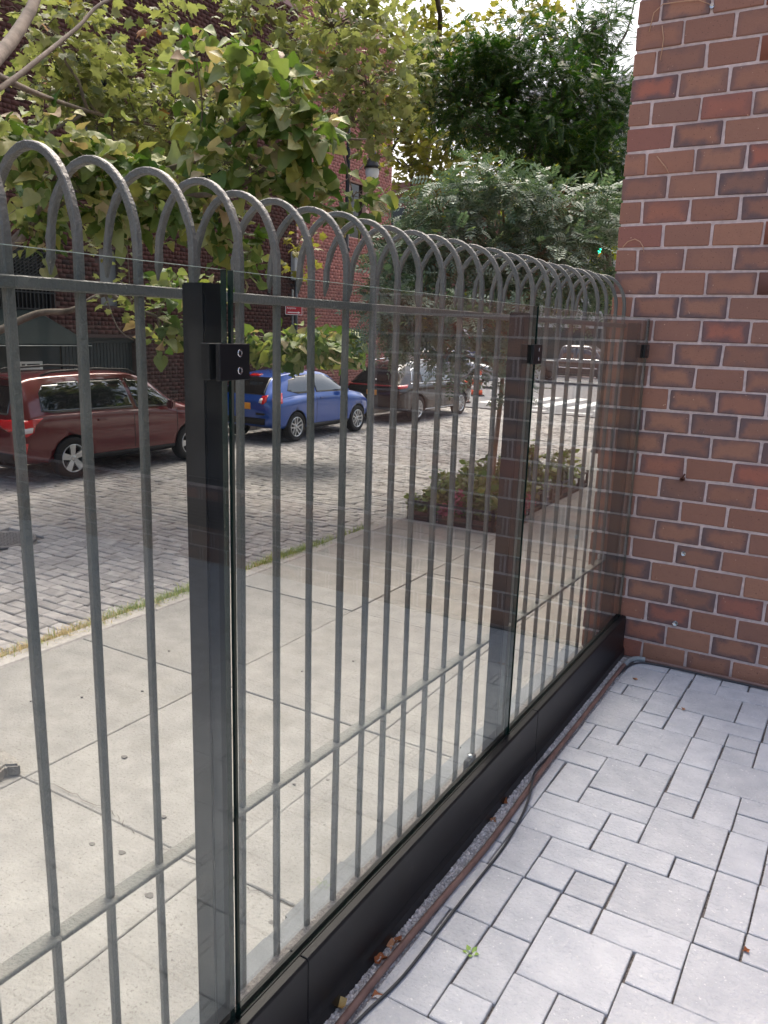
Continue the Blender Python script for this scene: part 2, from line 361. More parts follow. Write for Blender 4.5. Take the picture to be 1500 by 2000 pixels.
# ------------------------------------------------------------------ patio
patio = structure(MB().box((-.20, -8, -1.115), (9, -.0, .003)).build('patio', GRAVEL))
mb = MB(); ys = [(-8 + .09 * i) for i in range(90)]; P = []
for i, y in enumerate(ys):
    if y > -.02: break
    o_ = -.270 + .007 * ((i * 37) % 5) / 4 - (.004 if (i // 3) % 2 else 0); P += [(o_, y), (o_, y + .086)]
COPING = surf('bitumen_coping', s(96, 100, 104), s(70, 74, 78), 9, .6, .5, 60, .006)
mb.poly([(x, y, -.2) for x, y in P] + [(-.203, P[-1][1], -.2), (-.203, P[0][1], -.2)], (0, 0, .196)); mb.build('coping', COPING, patio)
MB().box((-.262, -8, -1.11), (-.203, -.01, -.205)).build('retaining_face', SIDEWALK, patio)
GM = .1155; J = .0021; JX = .0030
def gx(i, j): return .223 + GM * (i + .0175 * j)
def gy(i, j): return -1.62 + GM * (j - .004 * i)
LAY = [(-1.45, 13, 0, 14), (-1.5, 11, 0, 13), (0, 13, 1, 14), (0, 11, 1, 13), (1, 12, 2, 14), (2, 13, 3, 14), (3, 13, 4, 14), (2, 12, 4, 13), (1, 10, 3, 12), (3, 11, 4, 12), (3, 10, 4, 11),
 (-1.5, 10, -1, 11), (-1, 10, 0, 11), (0, 9, 1, 11), (0, 8, 1, 9), (-1.6, 8, 0, 10), (-1.6, 7, 0, 8), (1, 8, 2, 10), (2, 9, 4, 10), (2, 8, 3, 9), (3, 8, 4, 9), (3, 7, 4, 8), (0, 6, 2, 8), (2, 6, 3, 8),
 (-1.6, 5, -1, 7), (-1, 6, 0, 7), (-1, 5, 1, 6), (1, 5, 2, 6), (2, 4, 3, 6), (3, 5, 5, 7), (-1.6, 4, 0, 5), (0, 3, 2, 5), (2, 3, 3, 4), (3, 3, 4, 5), (4, 4, 5, 5), (4, 3, 5, 4), (-1, 2, 0, 4), (-1.6, 1, -1, 4),
 (0, 2, 2, 3), (-1, 1, 1, 2), (1, 1, 2, 2), (2, 1, 4, 3), (4, 1, 5, 3), (-1.6, 0, -1, 1), (-1, 0, 1, 1), (1, 0, 3, 1), (3, 0, 4, 1), (4, -1, 5, 1), (4, -2, 5, -1), (-1.6, -1, -1, 0), (-1.6, -2, -1, -1), (-1, -2, 0, 0),
 (0, -1, 2, 0), (0, -2, 1, -1), (1, -2, 2, -1), (1, -3, 2, -2), (2, -2, 4, 0), (2, -3, 4, -2), (0, -4, 1, -2), (-1.6, -4, 0, -2), (-1.6, -5, -1, -4), (-1, -5, 0, -4), (-1.6, -7, 0, -5), (0, -6, 1, -4), (1, -5, 3, -3),
 (3, -4, 4, -3), (4, -4, 6, -2), (3, -6, 5, -4), (0, -7, 1, -6), (1, -7, 2, -5), (2, -7, 3, -5)]
occ = set()
for a, b, c, d in LAY:
    for i in range(math.floor(a + .45), c):
        for j in range(b, d): occ.add((i, j))
rp = random.Random(3); EXTRA = []
for j in range(-40, 14):
    for i in range(-1, 50):
        if (i, j) in occ: continue
        for wd, hd in rp.sample([(2, 2), (2, 1), (1, 2), (2, 2), (1, 1)], 5):
            cells = [(i + a, j + b) for a in range(wd) for b in range(hd)]
            if all(q not in occ and q[1] < 14 for q in cells): break
        for q in cells: occ.add(q)
        EXTRA.append((i - (.6 if i == -1 else 0), j, i + wd, j + hd))
EXTRA.sort(key=lambda e: (gx(e[0], e[1]) - .6) ** 2 + (gy(e[0], e[1]) + 1.6) ** 2)
pm = {}
def paver(r, jit):
    a, b, c, d = r; x0, y0, x1, y1 = gx(a, (b + d) / 2), gy((a + c) / 2, b), gx(c, (b + d) / 2), gy((a + c) / 2, d)
    y1 = min(y1, -.022); x0 = max(x0, .071); sx, sy = round(x1 - x0 - 2 * JX, 3), round(y1 - y0 - 2 * J, 3); key = (sx, sy)
    if key not in pm: pm[key] = bevbox('paver', sx, sy, .05, .0022, PAVER, len(pm), .0015)
    inst('paver', pm[key], patio, ((x0 + x1) / 2 + random.uniform(-jit, jit), (y0 + y1) / 2 + random.uniform(-jit, jit), -.011 + random.uniform(-.0015, .0015)), (random.uniform(-.004, .004), random.uniform(-.004, .004), random.uniform(-.006, .006)))
for r in LAY: paver(r, .0012)
NP = 298 - len(LAY)
for r in EXTRA[:NP]: paver(r, .0015)
rest = [(max(gx(a, b), .071) + JX, gy(a, b) + J, gx(c, b) - JX, gy(a, d) - J, .0135) for a, b, c, d in EXTRA[NP:]]
link(bpy.data.objects.new('pavers', chamfer_blocks('pavers', rest, PAVERB, .004, .05)), patio, kind='stuff')
MB().box((.0, -8, -.0119), (.085, -.02, .006)).build('crushed_strip', CRUSH, patio)
# loose crushed chips between rail and hose
def chips(n, area, zf, size, name, mat, parent):
    vs = []; fs = []
    for k in range(n):
        c = area(); r = size * random.uniform(.5, 1.4); b = len(vs); q = Quaternion((random.gauss(0, 1), random.gauss(0, 1), random.gauss(0, 1), random.gauss(0, 1))).normalized()
        for v in ((1, 0, 0), (-1, 0, 0), (0, .8, 0), (0, -.8, 0), (0, 0, .6), (0, 0, -.6)): p = q @ (Vector(v) * r); vs.append((c[0] + p.x, c[1] + p.y, zf + p.z + r * .2))
        for f in ((0, 2, 4), (2, 1, 4), (1, 3, 4), (3, 0, 4), (2, 0, 5), (1, 2, 5), (3, 1, 5), (0, 3, 5)): fs.append([b + i for i in f])
    return link(bpy.data.objects.new(name, arr_mesh(name, vs, fs, mat)), parent, kind='stuff')
CHIP = surf('stone_chip', s(238, 234, 232), s(200, 195, 191), 40, .9, 0, kind='island', var=.3)
chips(5200, lambda: (random.uniform(.022, .030 + .048 * random.random() ** .5), random.uniform(-3.6, -.1)), .006, .0055, 'chips', CHIP, patio)
chips(2500, lambda: (gx(random.randint(0, 6), 0) + random.uniform(-.004, .004) + .002 * 0, random.uniform(-3.0, -.05)), .004, .0024, 'joint_chips', surf('dark_chip', s(120, 112, 106), s(84, 78, 74), 40, .9, 0, kind='island', var=.4), patio)

# ------------------------------------------------------------------ near brick building
CH = .1014; BL = .2032; NB = 9.0
bw = thing('brick_wall', (-.19, 0, 0), 'tall brick building wall with pale mortar rising at the right', 'brick wall')
wx = lambda x: x + .19
DARKGL = plain('dark_window_glass', s(18, 20, 24), .04, 0, 0, 0, .8)
WX0, WX1, WZ0, WZ1 = 1.43, 8.45, 5 * CH + .005, 22 * CH
mb = MB()
for a, b in (((-.190, .006, -1.1), (WX0 + .02, NB, 12)), ((WX1 - .02, .0062, -1.1), (9, NB - .01, 11.99)), ((WX0 + .02, .0064, -1.1), (WX1 - .02, NB - .02, WZ0)), ((WX0 + .02, .0066, WZ1), (WX1 - .02, NB - .03, 11.98))):
    mb.box((wx(a[0]), a[1], a[2]), (wx(b[0]), b[1], b[2]))
mb.build('mortar', MORTAR, bw)
bm_s = [bevbox('brick', BL - .012, .09, CH - .0122, .0035, BRICK, i, .0026) for i in range(5)]
bm_h = [bevbox('brick', .0900, .09, CH - .0122, .0035, BRICK, i + 9, .0026) for i in range(3)]
allb = []
for k in range(-1, 118):
    odd = k % 2; x = -.198; first = True
    while x < 8.9:
        if first and not odd: x1 = -.5 * BL - .005; first = False
        else: x1 = x + BL - .010; first = False
        hole = k * CH > WZ0 - .05 and k * CH < WZ1 - .05 and x1 > WX0 and x < WX1
        if not hole: allb.append((x, x1, k))
        elif x < WX0 - .06: allb.append((x, WX0, k))
        elif x1 > WX1 + .06: allb.append((WX1, x1, k))
        x = x1 + .010
def bkey(b):
    xc = (b[0] + b[1]) / 2; z = (b[2] + .5) * CH
    p = proj((xc, 0, z)); inn = p[0] < 1530 and -40 < p[1] < 1330
    return (0 if inn else 1, abs(xc) + (abs(z - 1) * .4 if not inn else 0) + (9 if z > 1.75 and not inn else 0))
allb.sort(key=bkey)
for i, (x0, x1, k) in enumerate(allb[:300]):
    hd = x1 - x0 < .15; full = abs(x1 - x0 - (BL - .01)) < .002
    me = (bm_h if hd else bm_s)[random.randrange(3 if hd else 5)]
    inst('brick', me, bw, (wx((x0 + x1) / 2), .045 + random.uniform(-.0012, .0012), (k + .5) * CH), (random.uniform(-.004, .004), random.uniform(-.006, .006), random.choice((0, math.pi)) + random.uniform(-.004, .004)), ((x1 - x0) / (.0915 if hd else BL - .01), 1, 1))
def brick_far(name, c1, c2, c3, var=.25):
    t = NT(name); r = t.rnd('island'); v = t.coords(); col = t.ramp(r, [(0, c1), (.5, c2), (.85, c1), (1, c3)]); n = t.noise(v, 1.1, 5)
    col = t.mix(t.ramp(n, [(.35, 0.), (.8, .35)]), col, c3); t.set(Base_Color=col, Roughness=.9); t.b.inputs['Specular IOR Level'].default_value = .2; t.bump(t.noise(v, 50, 4), .4, .005); return t.m
BRICKF = brick_far('brick_upper', s(158, 96, 72), s(136, 84, 68), s(96, 74, 70))
bx = [(wx(x0), .0, k * CH + .005, wx(x1), .05, (k + 1) * CH - .0055) for x0, x1, k in allb[300:]]
k0 = 0
for k in range(-9, 118):     # return face of the corner
    y = .094 if k % 2 else .2; 
    while y < 8.8: bx.append((-.008, y, k * CH + .005, .04, y + BL - .01, (k + 1) * CH - .0055)); y += BL
link(bpy.data.objects.new('bricks', many_boxes('bricks', bx, BRICKF)), bw, kind='stuff')
win = MB().box((wx(WX0 + .045), .07, WZ0 + .03), (wx(WX1 - .045), .09, WZ1 - .05)).build('window_pane', DARKGL, bw)
mb = MB()
for a, b in (((WX0 + .021, .04, WZ0 + .002), (WX0 + .05, .1, WZ1 - .002)), ((WX1 - .05, .04, WZ0 + .002), (WX1 - .021, .1, WZ1 - .002)), ((WX0 + .05, .041, WZ0 + .002), (WX1 - .05, .1, WZ0 + .04)), ((WX0 + .05, .041, WZ1 - .05), (WX1 - .05, .1, WZ1 - .002))): mb.box((wx(a[0]), a[1], a[2]), (wx(b[0]), b[1], b[2]))

for q in (2.9, 4.3, 5.7, 7.1): mb.box((wx(q), .042, WZ0 + .04), (wx(q + .05), .099, WZ1 - .05))
mb.build('window_frame', BLACKAL, win)
lv = MB().box((wx(2.30), -.012, .24), (wx(3.0), -.002, .42)); lv.build('vent_frame', plain('brown_vent', s(66, 46, 40), .5), bw)
mb = MB()
for i in range(6): mb.box((wx(2.33), -.022, .262 + i * .024), (wx(2.97), -.0125, .272 + i * .024))
mb.build('louvre', plain('brown_louvre', s(40, 30, 28), .5), bw)
# anchors, holes and dry tendrils on the wall
def disc_y(mb, x, z, r, y0, y1, n=14): mb.lathe([(0, y1), (r, y1), (r, y0), (r * .9, y0), (r * .45, y0 + (y1 - y0) * .5), (0, y0 + (y1 - y0) * .5)], n, 'y', (x, 0, z))
TEND = plain('dry_tendril', s(190, 150, 120), .9)
for i, (px, py, nm, lab, m) in enumerate(((1335, 1081, 'wall_anchor', 'small round metal anchor hole in a red brick low on the wall', STEEL), (1319, 1217, 'wall_plug', 'round metal plug ringed by chipped brick near the wall foot', STEEL), (1391, 13, 'wall_screw', 'small screw with pale stain at the top of the wall', STEEL), (1334, 935, 'bent_nail', 'rusty bent nail stub in the mortar halfway up the wall', plain('rust', s(96, 60, 46), .9)))):
    p = at(px, py, 'y', 0); mb = MB(); r = (.011, .0125, .009, .01)[i]
    disc_y(mb, 0, 0, r, -.006 if i != 3 else -.03, .004)
    if i == 3: mb.tube([(0, -.01, 0), (.004, -.03, .012), (.012, -.034, .028)], .004, 6)
    a = mb.build(nm, m, None, (p.x, -.0015, p.z)); a['label'] = lab; a['category'] = 'fixing'
for pxs, lab in (([(1268, 62), (1277, 25), (1295, 8), (1330, 3), (1365, 0), (1388, 9)], 'pale dry vine tendril arching along the topmost bricks'), ([(1293, 50), (1296, 75), (1293, 98), (1289, 118)], 'pale dry vine strand hanging straight down near the wall top'), ([(1283, 305), (1293, 318), (1300, 326), (1306, 338)], 'short dry tendril slanting across an orange brick'), ([(1216, 483), (1226, 472), (1240, 467), (1250, 472), (1256, 482), (1258, 492)], 'curled dry tendril beside the last fence hoop')):
    P = [at(x, y, 'y', -.006) for x, y in pxs]; c = P[0].copy(); mb = MB().tube([p - c for p in P], [.0022] * (len(P) - 1) + [.001], 5); a = mb.build('dry_tendril', TEND, None, c); a['label'] = lab; a['category'] = 'vine'; a['group'] = 'dry tendrils on the brick wall'

# ------------------------------------------------------------------ glass windscreen
gw = thing('glass_windscreen', (-.02, -1.5, 0), 'frameless glass windscreen with black posts and black base rail', 'glass fence')
G = Vector((-.02, -1.5, 0)); L = lambda x, y, z: (x - G.x, y - G.y, z - G.z)
prof = [(-.040, .003), (.021, .003), (.021, .040), (.015, .052), (.013, .06), (.013, .1), (.013, .206), (.009, .212), (-.010, .212), (-.0105, .199), (-.0295, .199), (-.030, .212), (-.037, .212), (-.040, .208)]
for y0, y1 in ((-6.0, -2.62), (-2.617, -1.222), (-1.219, -.004)):
    mb = MB().poly([L(x, y0, z) for x, z in prof], (0, y1 - y0, 0)); mb.build('base_rail', BLACKAL, gw, bevel=.0012, seg=1)
for y0, y1 in ((-5.56, -4.2), (-4.186, -2.823), (-2.807, -1.448), (-1.432, -.012)):
    mb = MB(); mb.box(L(-.026, y0, .1995), L(-.014, y1, 1.62)); mb.m[:] = [1, 2, 1, 0, 1, 0]
    mb.build('glass_panel', [GLASS, GEDGE, GTOP], gw)
    mb = MB()
    for xa in (-.0293, -.0138): mb.box(L(xa, y0, .2), L(xa + .0031, y1, .2128))
    mb.build('gasket', RUBBER, gw)
def clamp(y, z):
    c = MB().box(L(-.0135, y - .036, z - .029), L(-.004, y + .036, z + .029)); c.box(L(-.0445, y - .036, z - .029), L(-.0265, y + .030, z + .029)); c.box(L(-.0262, y - .0025, z - .025), L(-.0138, y + .0025, z + .025))
    o = c.build('clamp', BLACKAL, gw, bevel=.001, seg=1)
    for dz in (-.014, .014):
        m = MB().lathe([(0, -.0035), (.0062, -.0035), (.0062, .0004), (.0045, .0012), (.003, -.0005), (0, -.001)], 14, 'x', L(-.004, y + .012, z + dz)); m.build('screw', STEEL, o)
for y in (-5.57, -4.193, -2.815, -1.44, -.052):
    MB().box(L(-.095, y - .025, -.004), L(-.046, y + .025, 1.60)).build('post', POSTBLK, gw, bevel=.003)
    clamp(y, 1.478)
# small chrome bolt bracket on the rail
mb = MB().box(L(-.058, -1.70, .10), L(-.0405, -1.64, .222)).build('bracket', BLACKAL, gw, bevel=.002)
MB().lathe([(0, .2335), (.009, .233), (.011, .228), (.011, .222), (0, .222)], 14, 'z', (-.049 - G.x, -1.67 - G.y, 0)).build('bolt', STEEL, mb)

# ------------------------------------------------------------------ iron fence
fx = lambda y: -.13 + .03 * y
fe = thing('iron_fence', (-.15, -1.5, 0), 'grey green iron fence with hooped pickets behind the glass', 'iron fence')
FY = [-3.053, -2.936, -2.816, -2.689, -2.577, -2.453, -2.333, -2.215, -2.097, -1.983, -1.869, -1.743, -1.625, -1.499, -1.37, -1.233, -1.106, -.969, -.836, -.698, -.556, -.416, -.28, -.149, -.022]
FY = [-3.053 - .118 * k for k in range(16, 0, -1)] + FY
def picket_mesh(seed):
    rr = random.Random(seed); pts = [(0, -.008, .0069), (0, .3, .0069), (0, .6, .0069), (0, .95, .0069), (0, 1.3, .0069), (0, 1.66, .0069)]
    for k in range(1, 21): a = math.pi * k / 20; pts.append((-.113 + .113 * math.cos(a), 1.66 + .147 * math.sin(a), .0069 - .0003 * k / 20))
    pts += [(-.2275, 1.645, .0056), (-.229, 1.632, .0036), (-.231, 1.618, .0012)]
    vs = []; n = len(pts)
    for i, (x, z, r) in enumerate(pts):
        a = pts[max(i - 1, 0)]; b = pts[min(i + 1, n - 1)]; d = Vector((b[0] - a[0], 0, b[1] - a[1])).normalized(); nn = Vector((d.z, 0, -d.x)); q = .0011
        for u, v in ((-1, -1), (1, -1), (1, 1), (-1, 1)):
            p = Vector((x, 0, z)) + nn * (u * r) + Vector((0, v * (r if i < n - 3 else r + .002), 0)); vs.append(p + Vector((rr.uniform(-q, q), rr.uniform(-q, q), 0)))
    mb = MB().add(vs, [(4 * i + j, 4 * i + (j + 1) % 4, 4 * i + 4 + (j + 1) % 4, 4 * i + 4 + j) for i in range(n - 1) for j in range(4)] + [(3, 2, 1, 0), (4 * n - 4, 4 * n - 3, 4 * n - 2, 4 * n - 1)])
    me = mb.mesh('picket', IRON); bm = bmesh.new(); bm.from_mesh(me); bmesh.ops.recalc_face_normals(bm, faces=bm.faces)
    bmesh.ops.bevel(bm, geom=[e for e in bm.edges if len(e.link_faces) == 2 and e.calc_face_angle() > .7], offset=.0018, segments=1, affect='EDGES'); bm.to_mesh(me); bm.free(); return me
pms = [picket_mesh(i) for i in range(4)]
for i, y in enumerate(FY):
    inst('picket', pms[i % 4], fe, (fx(y) + .15, y + 1.5, random.uniform(-.004, .003)), (random.uniform(-.003, .003), random.uniform(-.003, .003), -.03 + random.uniform(-.03, .03)))
for z, t, dpt in ((1.588, .0185, .026), (.474, .011, .034)):
    for ya, yb in ((-4.95, -3.0531), (-3.0529, -.012)):
        mb = MB().bar((fx(ya) + .15, ya + 1.5, z), (fx(yb) + .15, yb + 1.5, z), dpt, t); mb.build('rail', IRON, fe, bevel=.002, seg=1)
mb = MB()
mb.lathe([(0, .012), (.018, .010), (.022, 0), (.018, -.012), (0, -.014)], 12, 'y', (fx(0) + .15, 1.485, .487)); mb.build('rail_end_boss', plain('pale_iron', s(170, 164, 156), .7), fe)

# ------------------------------------------------------------------ hose, cable, fallen leaves on the patio
def spline(P, k=6):
    P = [Vector(p) for p in P]; out = []
    for i in range(len(P) - 1):
        a, b, c, d = P[max(i - 1, 0)], P[i], P[i + 1], P[min(i + 2, len(P) - 1)]
        for j in range(k):
            t = j / k; out.append(.5 * ((2 * b) + (c - a) * t + (2 * a - 5 * b + 4 * c - d) * t * t + (3 * b - a - 3 * c + d) * t ** 3))
    return out + [P[-1]]
HOSE = surf('brown_hose', s(128, 100, 92), s(104, 80, 74), 18, .55, .1); r = .0095; z = .0145 + r
hp = spline([(.062, -3.3, z), (.060, -2.95, z), (.060, -2.567, z), (.060, -2.34, z), (.067, -2.08, z), (.076, -1.76, z), (.064, -1.277, z), (.062, -.772, z), (.060, -.25, z), (.066, -.10, z), (.088, -.052, z), (.14, -.04, z), (.295, -.037, z), (.5, -.036, z), (.67, -.036, z), (1.1, -.036, z), (1.35, -.036, z)])
c = Vector((.06, -1.7, .0145)); o = MB().tube([p - c for p in hp], r, 10).build('garden_hose', HOSE, None, c); o['label'] = 'brown hose running along the base rail and turning along the wall'; o['category'] = 'hose'
CABLE = plain('cable_black', s(50, 52, 58), .5); r = .0042
cp = spline([(.06, -2.75, .019), (.078, -2.6, .019), (.09, -2.50, .019), (.109, -2.357, .019), (.112, -2.127, .019), (.115, -1.955, .019), (.118, -1.758, .019), (.105, -1.577, .021), (.086, -1.46, .03), (.067, -1.385, .040), (.052, -1.3, .034), (.0515, -1.1, .018), (.0525, -.83, .016), (.0525, -.446, .016), (.075, -.2, .02), (.11, -.085, .02), (.2, -.057, .02), (.32, -.053, .021), (.453, -.054, .021), (.7, -.055, .021), (1.2, -.055, .021)])
c = Vector((.1, -1.7, .0145)); o = MB().tube([p - c for p in cp], r, 8).build('electric_cable', CABLE, None, c); o['label'] = 'thin dark cable snaking over the pavers beside the brown hose'; o['category'] = 'cable'
FIT = surf('grey_fitting', s(150, 156, 158), s(120, 126, 130), 30, .5, .1)
c = Vector((.075, -.085, .0145)); o = MB().tube([p - c for p in spline([(.0635, -.16, .025), (.067, -.10, .025), (.090, -.053, .025), (.13, -.040, .025)], 5)], .0125, 10).build('hose_elbow', FIT, None, c); o['label'] = 'grey elbow fitting of the hose in the patio corner'; o['category'] = 'pipe fitting'
def crumpled(n, rad, seed, curl):
    rr = random.Random(seed); vs = [(0, 0, 0)]
    for j in range(n):
        a = 2 * math.pi * j / n; q = rad * (1 if j % 2 else .62) * rr.uniform(.7, 1.15); vs.append((q * math.cos(a), q * .75 * math.sin(a), curl * abs(math.sin(a)) * rad + rr.uniform(0, .25) * rad))
    return MB().add(vs, [(0, 1 + j, 1 + (j + 1) % n) for j in range(n)], 0)
LBRN = [surf('dead_leaf_%d' % i, a, b, 60, .7, .2) for i, (a, b) in enumerate(((s(176, 110, 66), s(140, 82, 48)), (s(190, 140, 100), s(150, 104, 76)), (s(206, 180, 120), s(170, 130, 70))))]
for px, py, rad, m, lab in ((740, 1868, .022, 0, 'large brown fallen leaf beside the hose near the bottom'), (768, 1840, .018, 1, 'pale brown fallen leaf touching the hose'), (660, 1957, .022, 2, 'golden brown curled leaf on the chips at the bottom'), (983, 1563, .020, 0, 'orange brown leaf lying on the chips by the rail'), (963, 1597, .012, 1, 'small tan leaf scrap on the chips by the rail'), (780, 1832, .012, 0, 'thin orange leaf strip over the chips'), (735, 1942, .016, 0, 'dark brown leaf tucked under the cable'), (1252, 1277, .022, 1, 'tan fallen leaf standing in the wall corner'), (1283, 1284, .014, 2, 'cream leaf scrap at the foot of the wall'), (1300, 1289, .014, 2, 'pale yellow leaf scrap nearest the third brick'), (1335, 1385, .010, 1, 'tiny brown leaf on the pavers'), (1240, 1326, .012, 1, 'small twig like leaf on the corner paver'), (1458, 1855, .010, 0, 'tiny brown leaf caught in a paver joint at the right'), (735, 1910, .010, 2, 'pale leaf scrap left of the hose')):
    p = at(px, py, 'z', .02); on = p.x > .1
    o = crumpled(9, rad * 1.35, px, .5).build('fallen_leaf', LBRN[m], None, (p.x, p.y, .0155 if on else .008), ); o.rotation_euler = (random.uniform(-.3, .3), random.uniform(-.3, .3), random.uniform(0, 6)); o['label'] = lab; o['category'] = 'leaf'; o['group'] = 'fallen leaves on the patio'
p = at(920, 1856, 'z', .02); GRL = surf('green_sprig', s(150, 176, 84), s(112, 146, 60), 60, .5, .1); mb = MB()
for k in range(5):
    a = k * 1.25; d = Vector((math.cos(a), math.sin(a), 0)); e = Vector((-d.y, d.x, 0)); c0 = d * .003
    mb.add([c0, c0 + d * .010 + e * .007 + Vector((0, 0, .006)), c0 + d * .020 + Vector((0, 0, .009)), c0 + d * .010 - e * .007 + Vector((0, 0, .006))], [(0, 1, 2), (0, 2, 3)])
o = mb.build('weed_sprig', GRL, None, (p.x, p.y, .010)); o['label'] = 'tiny bright green weed growing in a paver joint'; o['category'] = 'weed'
STAINW = plain('efflorescence', s(224, 220, 208), .95)

# ------------------------------------------------------------------ vehicles
def paint(name, c, rough=.28):
    t = NT(name); t.set(Base_Color=c, Roughness=rough, Coat_Weight=1.0, Coat_Roughness=.04, Metallic=.25); MATS[name] = t.m; return t.m
CGLASS = plain('car_glass', s(14, 16, 18), .03, 0, .6, 0, 1.0); TYRE = surf('tyre', s(34, 33, 33), s(26, 26, 26), 12, .85, .2); RIM = plain('alloy', s(200, 202, 204), .3, .85); DARK = plain('dark_plastic', s(26, 26, 28), .6)
RED_L = plain('tail_red', s(196, 24, 30), .12, 0, 1); CLEAR_L = plain('lamp_clear', s(220, 214, 214), .1, 0, 1); PLATE = plain('plate_yellow', s(226, 150, 40), .5); CHROME = plain('chrome', s(205, 206, 208), .12, 1)
def catmull(P, k):
    P = np.asarray(P, float); n = len(P); out = []
    for i in range(n - 1):
        a, b, c, d = P[max(i - 1, 0)], P[i], P[i + 1], P[min(i + 2, n - 1)]
        for j in range(k):
            t = j / k; m0 = (c - a) * .5 * .8; m1 = (d - b) * .5 * .8
            out.append((2 * t ** 3 - 3 * t * t + 1) * b + (t ** 3 - 2 * t * t + t) * m0 + (-2 * t ** 3 + 3 * t * t) * c + (t ** 3 - t * t) * m1)
    out.append(P[-1]); return np.array(out)
def loft_body(st):
    S = []
    for y, zb, w, zs, ws, zt, wt in st:
        mid = zb + (zs - zb) * .45
        S.append([(0, y, zb), (w * .8, y, zb), (w * .965, y, zb + .07), (w * .992, y, zb + .17), (w, y, mid), (w * .995, y, zs - .10), (ws, y, zs), (ws * .985, y, zs + .03 * min(1, (zt - zs) / .1)), (ws + (wt - ws) * .5, y, zs + (zt - zs) * .55), (wt, y, zt - .07 * min(1, (zt - zs) / .3)), (wt * .88, y, zt - .018), (wt * .5, y, zt + .004), (0, y, zt + .012)])
    A = catmull(np.array(S).reshape(len(S), -1), 4).reshape(-1, len(S[0]), 3)
    A = np.array([catmull(r, 3) for r in A]); ns, nr = A.shape[:2]
    ring = np.concatenate([A, A[:, -2:0:-1] * np.array([-1, 1, 1])], 1); n = ring.shape[1]
    mb = MB(); mb.add(ring.reshape(-1, 3).tolist(), [(i * n + j, i * n + (j + 1) % n, (i + 1) * n + (j + 1) % n, (i + 1) * n + j) for i in range(ns - 1) for j in range(n)] + [tuple(range(n)), tuple((ns - 1) * n + j for j in range(n))[::-1]], 0, True)
    return mb
def wheel_mesh(R_, wd, spokes, style):
    ty = MB().lathe([(R_ * .66, -wd / 2 + .01), (R_ * .9, -wd / 2), (R_ * .985, -wd / 2 + .025), (R_, -wd / 4), (R_, wd / 4), (R_ * .985, wd / 2 - .025), (R_ * .9, wd / 2), (R_ * .66, wd / 2 - .012), (R_ * .64, 0), (R_ * .66, -wd / 2 + .01)], 40, 'x')
    rm = MB().lathe([(R_ * .67, wd / 2 - .012), (R_ * .655, wd / 2 - .002), (R_ * .62, wd / 2 - .008), (R_ * .60, wd / 2 - .05), (R_ * .60, -wd / 2 + .03)], 40, 'x')
    rm.lathe([(0, wd / 2 - .02), (R_ * .10, wd / 2 - .02), (R_ * .15, wd / 2 - .03), (R_ * .15, wd / 2 - .06)], 20, 'x')
    rm.lathe([(0, -wd * .1), (R_ * .6, -wd * .1)], 30, 'x', mi=1)
    for k in range(spokes):
        for off in ((0,) if style == 0 else (-.16, .16)):
            a = 2 * math.pi * k / spokes + .3; d = Vector((0, math.cos(a), math.sin(a))); e = Vector((0, -d.z, d.y)); x0 = wd / 2 - .028; x1 = wd / 2 - .012
            w0, w1 = (R_ * .11, R_ * .17) if style == 0 else (R_ * .045, R_ * .055)
            a0, a1 = e * (off * R_ * .5), e * (off * R_ * 1.0)
            i, o = d * R_ * .12, d * R_ * .63; X0, X1 = Vector((x0, 0, 0)), Vector((x1, 0, 0)); bk = Vector((-.03, 0, 0))
            v = [X0 + i + a0 - e * w0, X0 + i + a0 + e * w0, X1 + o + a1 + e * w1, X1 + o + a1 - e * w1]; v += [q + bk for q in v]
            rm.add(v, [(0, 1, 2, 3), (7, 6, 5, 4), (4, 5, 1, 0), (5, 6, 2, 1), (6, 7, 3, 2), (7, 4, 0, 3)])
    return ty, rm
